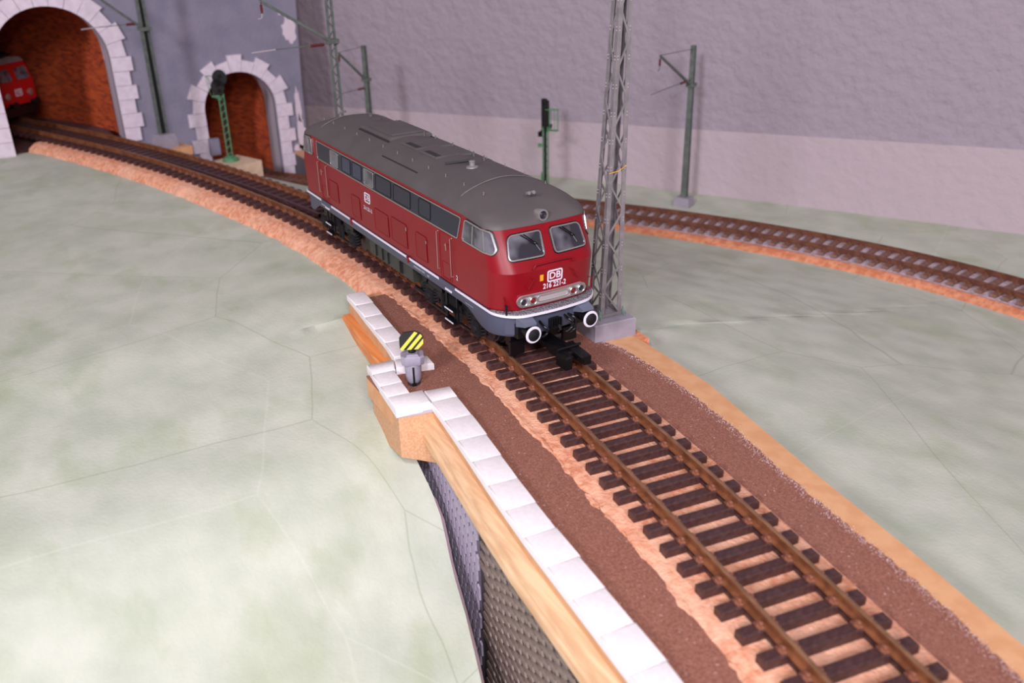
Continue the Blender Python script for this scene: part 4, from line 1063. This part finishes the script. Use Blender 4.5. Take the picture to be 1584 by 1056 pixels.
def text_mesh(s, size, name, m, parent, fmap, ox, oz, width=None, bold=0.0, label=None):
    cu = bpy.data.curves.new(name, 'FONT'); cu.body = s; cu.size = size; cu.align_x = 'CENTER'; cu.align_y = 'CENTER'; cu.offset = bold; cu.resolution_u = 3
    ob = bpy.data.objects.new(name, cu); C.objects.link(ob)
    bpy.context.view_layer.update()
    me0 = bpy.data.meshes.new_from_object(ob.evaluated_get(bpy.context.evaluated_depsgraph_get()))
    bpy.data.objects.remove(ob); V = [v.co.copy() for v in me0.vertices]
    wx = max(v.x for v in V) - min(v.x for v in V); k = (width / wx) if width else 1
    mb = MB(); mb.add([fmap(ox + v.x * k, oz + v.y) for v in V], [tuple(p.vertices) for p in me0.polygons])
    bpy.data.meshes.remove(me0)
    me = bpy.data.meshes.new(name); me.from_pydata([tuple(Vector(v) * S) for v in mb.v], [], mb.f); me.materials.append(m)
    o2 = bpy.data.objects.new(name, me); C.objects.link(o2); o2.parent = parent
    if label: o2['label'] = label
    return o2
# side emblem and number (on the visible side the text reads along +X)
fs1 = lambda a, b: side_pt(a, b, 0.14, -1)
em = rpoly([(-10.6, 27.9), (-5.6, 27.9), (-5.6, 31.6), (-10.6, 31.6)], 0.8)
e_ = frame(em, 0.42, side_pt, 0.16, whitem, 'emblem', loco, thick=0.1)
text_mesh('DB', 2.7, 'emblem_letters', whitem, e_, fs1, -8.1, 29.75, 3.5, 0.05)
text_mesh('216 221-2', 2.0, 'side_number', whitem, loco, fs1, -8.1, 25.6, 7.6, 0.02)
text_mesh('2', 2.2, 'cab_number', whitem, loco, fs1, 60.0, 21.0, None, 0.02)
em = rpoly([(5.6, 27.9), (10.6, 27.9), (10.6, 31.6), (5.6, 31.6)], 0.8)
e_ = frame(em, 0.42, side_pt, 0.16, whitem, 'emblem', loco, thick=0.1, sgn=1)
text_mesh('DB', 2.7, 'emblem_letters', whitem, e_, lambda a, b: side_pt(8.1 - a, b, 0.14, 1), 0, 29.75, 3.5, 0.05)

def front_details(e):
    kw = dict(sgn=e)
    f = lambda y, z, off, s_: front_pt(y, z, off, s_)
    for yc in (-1, 1):
        q = [(yc * 1.7, 32.6), (yc * 13.4, 32.6), (yc * 12.3, 39.5), (yc * 1.5, 39.7)]
        q = rpoly(q, [1.3, 1.5, 1.9, 1.3])
        frame(inset(q, -0.3), 0.5, f, 0.12, black, 'window_seal', loco, **kw)
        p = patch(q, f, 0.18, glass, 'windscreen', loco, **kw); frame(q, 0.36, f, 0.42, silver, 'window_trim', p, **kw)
        for dy in (0, 1.0):
            mb = MB(); a = yc * 0 + (4.6 if yc > 0 else -8.4)
            mb.tube([f(a + dy, 39.2, 0.7, e), f(a + dy * 0.6 + 4.2, 36.0, 0.8, e)], 0.17, 5); mb.build('wiper_arm', black, parent=p)
        mb = MB(); mb.tube([f(a + 3.6, 37.2, 0.7, e), f(a + 5.2, 34.2, 0.7, e)], 0.12, 5); mb.build('wiper_blade', silver, parent=p)
    mb = MB(); mb.tube([f(-6.8, 29.7, 0.0, e), f(-6.8, 29.9, 0.9, e), f(-6.2, 30.7, 1.2, e), f(0, 30.9, 1.2, e), f(6.2, 30.7, 1.2, e), f(6.8, 29.9, 0.9, e), f(6.8, 29.7, 0, e)], 0.24, 6); mb.build('front_handrail', red, parent=loco)
    # upper lamp set into the roof
    mb = MB(); c0 = Vector((80.6 * e, 0, 43.4)); mb.lathe([(1.55, -2.5 * 1), (1.75, 0.6), (1.65, 0.9), (1.25, 0.9), (1.15, 0.35)], 22, (0, 0, 0), 'X')
    mb.v = [(Matrix.Rotation(-0.12, 3, 'Y') @ Vector(v)) for v in mb.v]; mb.v = [tuple(Vector((v.x * e, v.y, v.z)) + c0) for v in mb.v]; lp = mb.build('top_lamp', silver, parent=loco, smooth=0.7)
    mb = MB(); mb.lathe([(1.2, 0), (0.9, 0.35), (0, 0.5)], 18, (0, 0, 0), 'X'); mb.v = [tuple(Vector((v[0] * e, v[1], v[2])) + c0 + Vector((0.35 * e, 0, 0))) for v in mb.v]; mb.build('lamp_lens', darklamp, parent=lp, smooth=True)
    # light strip
    def pill(w_, h_, yc, zc, n=10):
        r = h_ / 2; P = []
        for sg2, c in ((1, w_ / 2 - r), (-1, -w_ / 2 + r)):
            for i in range(n + 1):
                q = -PI / 2 + PI * i / n; P.append((yc + sg2 * (abs(c) + r * math.cos(q)), zc + sg2 * r * math.sin(q)))
        return P
    P = pill(23.6, 3.5, 0, 20.4); st = patch(P, f, 0.75, silverp, 'light_strip', loco, thick=0.8, label='silver strip with four round lamps', **kw)
    frame(P, 0.35, f, 1.0, silver, 'strip_rim', st, thick=0.3, **kw)
    P = pill(11.0, 2.2, 0, 20.4); gr = frame(P, 0.3, f, 0.98, silver, 'grille', st, thick=0.25, **kw)
    mb = MB()
    for k in range(-8, 9):
        for zz in (19.7, 20.4, 21.1):
            mb.box(f(k * 0.58, zz, 0.8, e), (0.25, 0.3, 0.3))
    mb.build('grille_mesh', silverp, parent=gr, kind='stuff')
    for y in (-10.0, -7.0, 7.0, 10.0):
        c = Vector(f(y, 20.4, 0.7, e)); h = math.atan2(0.25 * y, 17) 
        mb = MB(); mb.lathe([(1.30, 0), (1.30, 0.55), (1.15, 0.7), (0.95, 0.55), (0.9, 0.2)], 20, (0, 0, 0), 'X'); mb.v = [tuple(Vector((v[0] * e, v[1], v[2])) + c) for v in mb.v]; lr = mb.build('headlamp', silver, parent=loco, smooth=0.6)
        mb = MB(); mb.lathe([(0.95, 0), (0.7, 0.32), (0, 0.45)], 16, (0, 0, 0), 'X'); mb.v = [tuple(Vector((v[0] * e, v[1], v[2])) + c + Vector((0.12 * e, 0, 0))) for v in mb.v]; mb.build('lamp_lens', redlamp if abs(y) < 8 else darklamp, parent=lr, smooth=True)
    # grab irons
    for y0, y1, z0, z1 in ((-14.4, -14.9, 18.2, 22.0), (14.4, 14.9, 18.2, 22.0), (-8.6, -6.9, 24.2, 27.0), (8.6, 6.9, 24.2, 27.0)):
        mb = MB(); mb.tube([f(y0, z0, 0, e), f(y0, z0, 1.0, e), f(y1, z1, 1.0, e), f(y1, z1, 0, e)], 0.2, 5); mb.build('grab_iron', red, parent=loco)
    # emblem and number
    yc, zc = 0.7, 26.6
    em = rpoly([(yc - 2.65, zc - 1.85), (yc + 2.65, zc - 1.85), (yc + 2.65, zc + 1.85), (yc - 2.65, zc + 1.85)], 0.8)
    e2 = frame(em, 0.42, f, 0.16, whitem, 'emblem', loco, thick=0.1, **kw)
    text_mesh('DB', 2.9, 'emblem_letters', whitem, e2, lambda a, b: f(a * e, b, 0.12, e), yc * e, zc, 3.9, 0.05)
    text_mesh('216 221-2', 2.25, 'front_number', whitem, loco, lambda a, b: f(a * e, b, 0.12, e), yc * e, 23.7, 8.0, 0.05)
    patch([(-4.4, zc - 0.9), (-3.3, zc - 0.9), (-3.3, zc + 1.0), (-4.4, zc + 1.0)], f, 0.14, yellow, 'yellow_sticker', loco, thick=0.1, **kw)
    # buffers
    for y in (-10.1, 10.1):
        mb = MB(); mb.box((85.4 * e, y, 11.8), (3.0, 4.8, 4.8), bev=0.6); mb.lathe([(1.75, 0), (1.75, 3.2), (1.35, 3.3), (1.35, 4.9)], 18, (0, 0, 0), 'X')
        k = len(mb.v) - 18 * 4; mb.v[k:] = [(86.8 * e + v[0] * e, v[1] + y, v[2] + 12.1) for v in mb.v[k:]]
        bf = mb.build('buffer', black, parent=loco, smooth=0.6)
        mb = MB(); mb.lathe([(1.2, 0), (2.5, 0.1), (2.62, 0.35), (2.5, 0.55), (1.85, 0.62)], 28, (0, 0, 0), 'X'); mb.v = [(91.2 * e + v[0] * e, v[1] + y, v[2] + 12.1) for v in mb.v]; mb.build('buffer_plate', whitem, parent=bf, smooth=0.5, label='white buffer rim')
        mb = MB(); mb.lathe([(1.95, 0.45), (1.9, 0.72), (0.0, 0.86)], 24, (0, 0, 0), 'X'); mb.v = [(91.2 * e + v[0] * e, v[1] + y, v[2] + 12.1) for v in mb.v]; mb.build('buffer_face', black2, parent=bf, smooth=True)
        mb = MB(); mb.add([(86.0 * e, y - 2.6, 16.6), (86.0 * e, y + 2.0, 16.6), (90.6 * e, y + 1.7, 15.2), (90.6 * e, y - 2.3, 15.2), (86.0 * e, y - 2.6, 13.2), (86.0 * e, y + 2.0, 13.2), (90.6 * e, y + 1.7, 14.5), (90.6 * e, y - 2.3, 14.5)], [(0, 1, 2, 3), (7, 6, 5, 4), (0, 4, 5, 1), (1, 5, 6, 2), (2, 6, 7, 3), (3, 7, 4, 0)])
        mb.build('buffer_step', skirt2, parent=bf)
    # draw hook, hoses, coupler
    mb = MB(); mb.box((87.3 * e, 0, 12.0), (1.5, 3.6, 3.4), bev=0.4)
    for k in range(-2, 3): mb.box((88.3 * e, k * 0.8, 12.4), (0.8, 0.35, 2.6))
    mb.tube([(88 * e, 0, 12), (90 * e, 0, 12.1), (90.6 * e, 0, 11), (89.6 * e, 0, 10.2)], 0.45, 6); mb.build('draw_hook', black, parent=loco)
    for y, r in ((5.4, 2.6), (4.0, 2.0), (-4.8, 1.6)):
        mb = MB(); mb.tube([(86.4 * e, y, 13.2)] + [((88.4 + 1.0 * math.sin(q)) * e, y + 0.9 * math.sin(q * 1.3), 10.6 + r * math.cos(q)) for q in [0.2 + 2.9 * i / 10 for i in range(11)]], 0.38, 6); mb.build('brake_hose', black, parent=loco)
    mb = MB(); mb.box((84 * e, 0, 5.0), (14, 5.0, 1.6), bev=0.3); mb.box((93 * e, -0.4, 5.0), (8, 5.6, 2.6), bev=0.5); mb.box((97.6 * e, 2.2, 4.8), (7.5, 2.4, 3.0), bev=0.5); mb.box((97.4 * e, -3.4, 4.4), (5.2, 2.2, 4.0), bev=0.5)
    mb.bar((92 * e, 1.5, 6.6), (101.5 * e, 1.5, 5.6), 3.4, 0.9); mb.bar((91 * e, -2.2, 6.4), (99.5 * e, -2.2, 5.6), 1.2, 0.9); mb.tube([(95 * e, -4.2, 7.0), (95 * e, 4.0, 7.0)], 0.4, 6); mb.build('coupler', black, parent=loco, label='bulky black hook coupler')
    mb = MB(); mb.box((78.5 * e, 0, 6.5), (3, 22, 5.5)); mb.box((81 * e, -9.5, 3.8), (1.0, 5.0, 4.6)); mb.box((81 * e, 9.5, 3.8), (1.0, 5.0, 4.6)); mb.build('rail_guard', black, parent=loco)
    mb = MB(); mb.tube([(85.5 * e, -15.5, 17.3), (85.5 * e, -15.5, 20.4)], [0.25, 0.45], 6); mb.build('uncoupling_lever', black, parent=loco)
for e in (1, -1): front_details(e)

# roof equipment
def rstrip(x0, x1, y, wd, hgt, m, name, z_off=0.0):
    mb = MB(); rows = []
    for i in range(9):
        x = x0 + (x1 - x0) * i / 8; rows.append([(x, y - wd / 2, roof_z(x, y - wd / 2) - 0.2), (x, y - wd / 2, roof_z(x, y - wd / 2) + hgt), (x, y + wd / 2, roof_z(x, y + wd / 2) + hgt), (x, y + wd / 2, roof_z(x, y + wd / 2) - 0.2)])
    mb.grid(rows, close=True); mb.f += [(0, 1, 2, 3), (35, 34, 33, 32)]; mb.mi += [0, 0]; return mb.build(name, m, parent=roof)
mb = MB(); mb.box((-21.5, 1.2, 49.3), (27, 17.0, 1.5), bev=0.7); mb.build('roof_hatch', roofm, parent=roof)
mb = MB(); mb.box((-21.5, 1.2, 50.2), (21, 12.6, 0.5), bev=0.3); mb.build('roof_hatch_lid', roofm, parent=roof)
for s_ in (-1, 1): rstrip(-35, -7.5, 1.2 + s_ * 8.9, 0.7, 0.25, roofd, 'hatch_joint')
for xa in (0.0, 14.8):
    mb = MB(); mb.box((xa + 5, -1.6, 49.3), (12.5, 9.0, 1.0), bev=0.4); ob = mb.build('fan_housing', roofm, parent=roof)
    mb = MB(); mb.box((xa + 5.6, -4.4, 49.62), (8.8, 2.1, 0.5)); mb.build('slot', roofd, parent=ob)
    mb = MB(); mb.box((xa + 5.4, 5.4, 49.25), (13.5, 5.4, 0.9), bev=0.4); mb.build('fan_cover', roofm, parent=roof)
for s_ in (-1, 1):
    rstrip(0, 28, s_ * 14.0, 0.35, 0.18, roofd, 'roof_groove')
    for k in range(-66, 70, 12):
        mb = MB(); zz = roof_z(k, s_ * 10.8); mb.tube([(k, s_ * 10.8, zz - 0.1), (k, s_ * 10.8, zz + 0.9)], [0.2, 0.12], 6); mb.build('lifting_pin', silver, parent=roof)
for x_ in (-32, -8, 1, 14, 29, 36): 
    mb = MB(); zz = roof_z(x_, 6.5); mb.lathe([(0.5, -0.2), (0.4, 0.8), (0.15, 1.8)], 8, (x_, 6.5, zz)); mb.build('vent_pin', roofm, parent=roof)
mb = MB(); zz = roof_z(42.7, -1.8); mb.lathe([(2.1, -0.3), (1.9, 0.25), (1.0, 0.5), (0.9, 1.6), (1.1, 1.8), (0.8, 2.1)], 18, (43.0, -1.8, zz)); mb.build('exhaust_cap', mastm, parent=roof, smooth=0.6)
mb = MB(); zz = roof_z(37, -3); mb.tube([(33.0, -6.2, roof_z(33, -6.2) + 0.1), (36, -2.8, zz + 0.4), (38.5, 1.0, roof_z(38, 1) + 0.9)], [0.5, 0.4, 0.5], 6); mb.build('horn_pipe', roofd, parent=roof)
for x_ in (74.0, -74.0):
    mb = MB()
    for y_ in (-0.8, 0.8): mb.tube([(x_, y_, roof_z(x_, y_) - 0.6), (x_ + math.copysign(1.2, x_), y_, roof_z(x_, y_) - 0.2)], 0.55, 8)
    mb.build('roof_horn', mastm, parent=roof)
for x_ in (58.5, -58.5):
    mb = MB(); rows = []
    for i in range(21):
        y = -14.5 + 29 * i / 20; rows.append([(x_ - 0.18, y, roof_z(x_, y) + 0.04), (x_, y, roof_z(x_, y) + 0.16), (x_ + 0.18, y, roof_z(x_, y) + 0.04)])
    mb.grid(rows); mb.build('roof_seam', mastm, parent=roof)
mb = MB(); mb.lathe([(2.2, -0.3), (2.0, 0.6), (1.2, 1.0)], 14, (-44, 3.5, 48.9)); mb.lathe([(1.0, -0.3), (0.9, 1.4), (0.6, 1.6)], 10, (-50, 3.5, 48.9)); mb.build('rear_vents', roofm, parent=roof, smooth=0.5)

# running gear
mb = MB(); mb.box((4.2, 0, 10.2), (37.5, 31.5, 6.6), bev=0.5); tk = mb.build('fuel_tank', tankm, parent=loco)
for sg in (-1, 1):
    mb = MB(); mb.box((4.2, sg * 16.3, 13.2), (37.5, 0.8, 1.0)); mb.build('tank_flange', tankm, parent=tk)
    for xx in (-8, -2.2, 2.8, 13, 14.4): mb = MB(); mb.box((xx, sg * 15.95, 9.6), (0.55, 0.5, 4.2)); mb.build('tank_rib', black2, parent=tk)
def bogie(xc):
    for sg in (-1, 1):
        mb = MB(); y = sg * 13.6
        mb.box((xc, y, 8.4), (40, 2.6, 2.4), bev=0.4); mb.box((xc - 12, y, 10.4), (10, 2.6, 2), bev=0.4); mb.box((xc + 12, y, 10.4), (10, 2.6, 2), bev=0.4)
        bo = mb.build('bogie_frame', black, parent=loco)
        for dx in (-16, 16):
            mb = MB(); mb.box((xc + dx, y + sg * 0.9, 5.8), (4.6, 2.4, 4.4), bev=0.6); mb.lathe([(1.5, 0), (1.3, 0.7), (0.6, 0.9)], 12, (0, 0, 0), 'Y')
            k = len(mb.v) - 36; mb.v[k:] = [(v[0] + xc + dx, sg * v[1] + y + sg * 2.0, v[2] + 5.8) for v in mb.v[k:]]; mb.build('axle_box', black2, parent=bo)
            for d2 in (-4.0, 4.0):
                mb = MB(); P = []
                for i in range(33): q = i * PI / 4; P.append((xc + dx + d2 + 1.0 * math.cos(q), y + sg * 0.8 + 1.0 * math.sin(q), 4.6 + i * 0.14))
                mb.tube(P, 0.3, 5); mb.build('spring', black2, parent=bo)
        for dx in (-6, -3, 3, 6):
            mb = MB(); mb.box((xc + dx, y + sg * 1.6, 6.8), (0.7, 1.0, 5.4)); mb.build('hanger', black2, parent=bo)
        for i in range(6):
            mb = MB(); mb.box((xc - 3.4 + i * 1.35, y + sg * 1.5, 9.3), (0.5, 0.9, 4.2)); mb.build('brake_rib', black2, parent=bo)
        mb = MB(); mb.tube([(xc - 18, y + sg * 1.4, 3.4), (xc + 18, y + sg * 1.4, 3.4)], 0.5, 6); mb.build('brake_rod', black, parent=bo)
    for dx in (-16, 16):
        for sg in (-1, 1):
            mb = MB(); mb.lathe([(2.0, 0), (5.0, 0.3), (5.1, 1.4), (5.6, 1.5), (5.75, 3.6), (6.5, 3.9), (6.4, 4.6), (2.0, 4.6)], 28, (0, 0, 0), 'Y')
            mb.v = [(v[0] + xc + dx, sg * (11.2 - v[1]), v[2] + 5.75) for v in mb.v]; mb.build('wheel', bogiem, parent=loco, smooth=0.5)
        mb = MB(); mb.tube([(xc + dx, -9, 5.75), (xc + dx, 9, 5.75)], 1.2, 8); mb.build('axle', black, parent=loco)
for xc in (50, -50): bogie(xc)
for sg in (-1, 1):
    mb = MB(); mb.box((27.5, sg * 12, 8.0), (5, 4, 8)); mb.build('battery_box', black, parent=loco)
    mb = MB(); mb.box((-20, sg * 12, 8.8), (6, 4, 7)); mb.build('battery_box', black, parent=loco)
    mb = MB(); mb.tube([(22, sg * 14.5, 4.6), (33, sg * 14.5, 4.6)], 0.8, 6); mb.build('air_tank', black, parent=loco)

LOCO_ON[0] = False
# ------------------------------------------------------------------ the red locomotive in the tunnel
l2x, l2y = -411, -98.5
l2 = thing('electric_locomotive', 'bright red locomotive coming out of the dark left tunnel', 'locomotive', (l2x, l2y, 0), 0.78)
def prof2(k): return [(-16.5 * k, 10.5), (-17 * k, 12), (-17 * k, 24), (-16.0 * k, 34), (-14 * k, 37.2), (14 * k, 37.2), (16.0 * k, 34), (17 * k, 24), (17 * k, 12), (16.5 * k, 10.5)]
mb = MB(); rows = []
for x, k in ((0, 0.93), (-1.5, 0.985), (-5, 1), (-45, 1)):
    rows.append([(x - max(0, z - 24) * 0.22, y, z) for y, z in prof2(k)])
mb.grid(rows, close=True); mb.f += [tuple(range(10)), tuple(range(30, 40))]; mb.mi += [0, 0]; mb.build('body_shell', brightred, parent=l2, smooth=0.5)
mb = MB(); mb.grid([[(x, y * k, z) for y, z in ((-14.6, 37.0), (-11, 40.0), (0, 41.2), (11, 40.0), (14.6, 37.0))] for x, k in ((-2.2, 0.95), (-7, 1), (-70, 1))], close=False)
mb.f.append((0, 1, 2, 3, 4)); mb.mi.append(0); mb.build('roof', mastm, parent=l2, smooth=0.6)
for y in (-8, 8):
    P = rpoly([(y - 5.6, 26.0), (y + 5.6, 26.0), (y + 5.2, 33.6), (y - 5.2, 33.6)], 1.2)
    mb = MB(); mb.prism([(0.10 - (z - 24) * 0.22, a, z) for a, z in P], (0.3, 0, 0)); mb.build('windscreen', glass, parent=l2)
    mb = MB(); mb.lathe([(2.2, 0), (2.3, 0.8), (1.8, 1.0)], 16, (0.0, y * 1.3, 17), 'X'); hl = mb.build('headlamp', silver, parent=l2, smooth=0.5)
    mb = MB(); mb.lathe([(1.8, 0.7), (0, 1.0)], 16, (0.0, y * 1.3, 17), 'X'); mb.build('lamp_lens', whitem, parent=hl)
    mb = MB(); mb.lathe([(1.4, 0), (1.4, 4), (2.8, 4.2), (2.8, 5)], 14, (0.5, y * 1.25, 11), 'X'); mb.build('buffer', black, parent=l2)
em = rpoly([(-3.2, 16.0), (3.2, 16.0), (3.2, 20.4), (-3.2, 20.4)], 0.9); I = inset(em, 0.55)
mb = MB(); mb.grid([[(0.3, a, b) for a, b in em], [(0.3, a, b) for a, b in I]], close=True); e2 = mb.build('emblem', whitem, parent=l2)
text_mesh('DB', 3.4, 'emblem_letters', whitem, e2, lambda a, b: (0.3, a, b), 0, 18.2, 4.4, 0.05)
mb = MB(); mb.box((-24, 0, 7), (42, 27, 7)); mb.box((-2, 0, 6.5), (4, 30, 6), bev=0.5); mb.build('underframe', black, parent=l2)
mb = MB(); mb.box((-12, 0, 42.0), (14, 16, 1.0)); mb.tube([(-12, -10, 43), (-12, 10, 43)], 0.6, 6); mb.build('pantograph', black2, parent=l2)
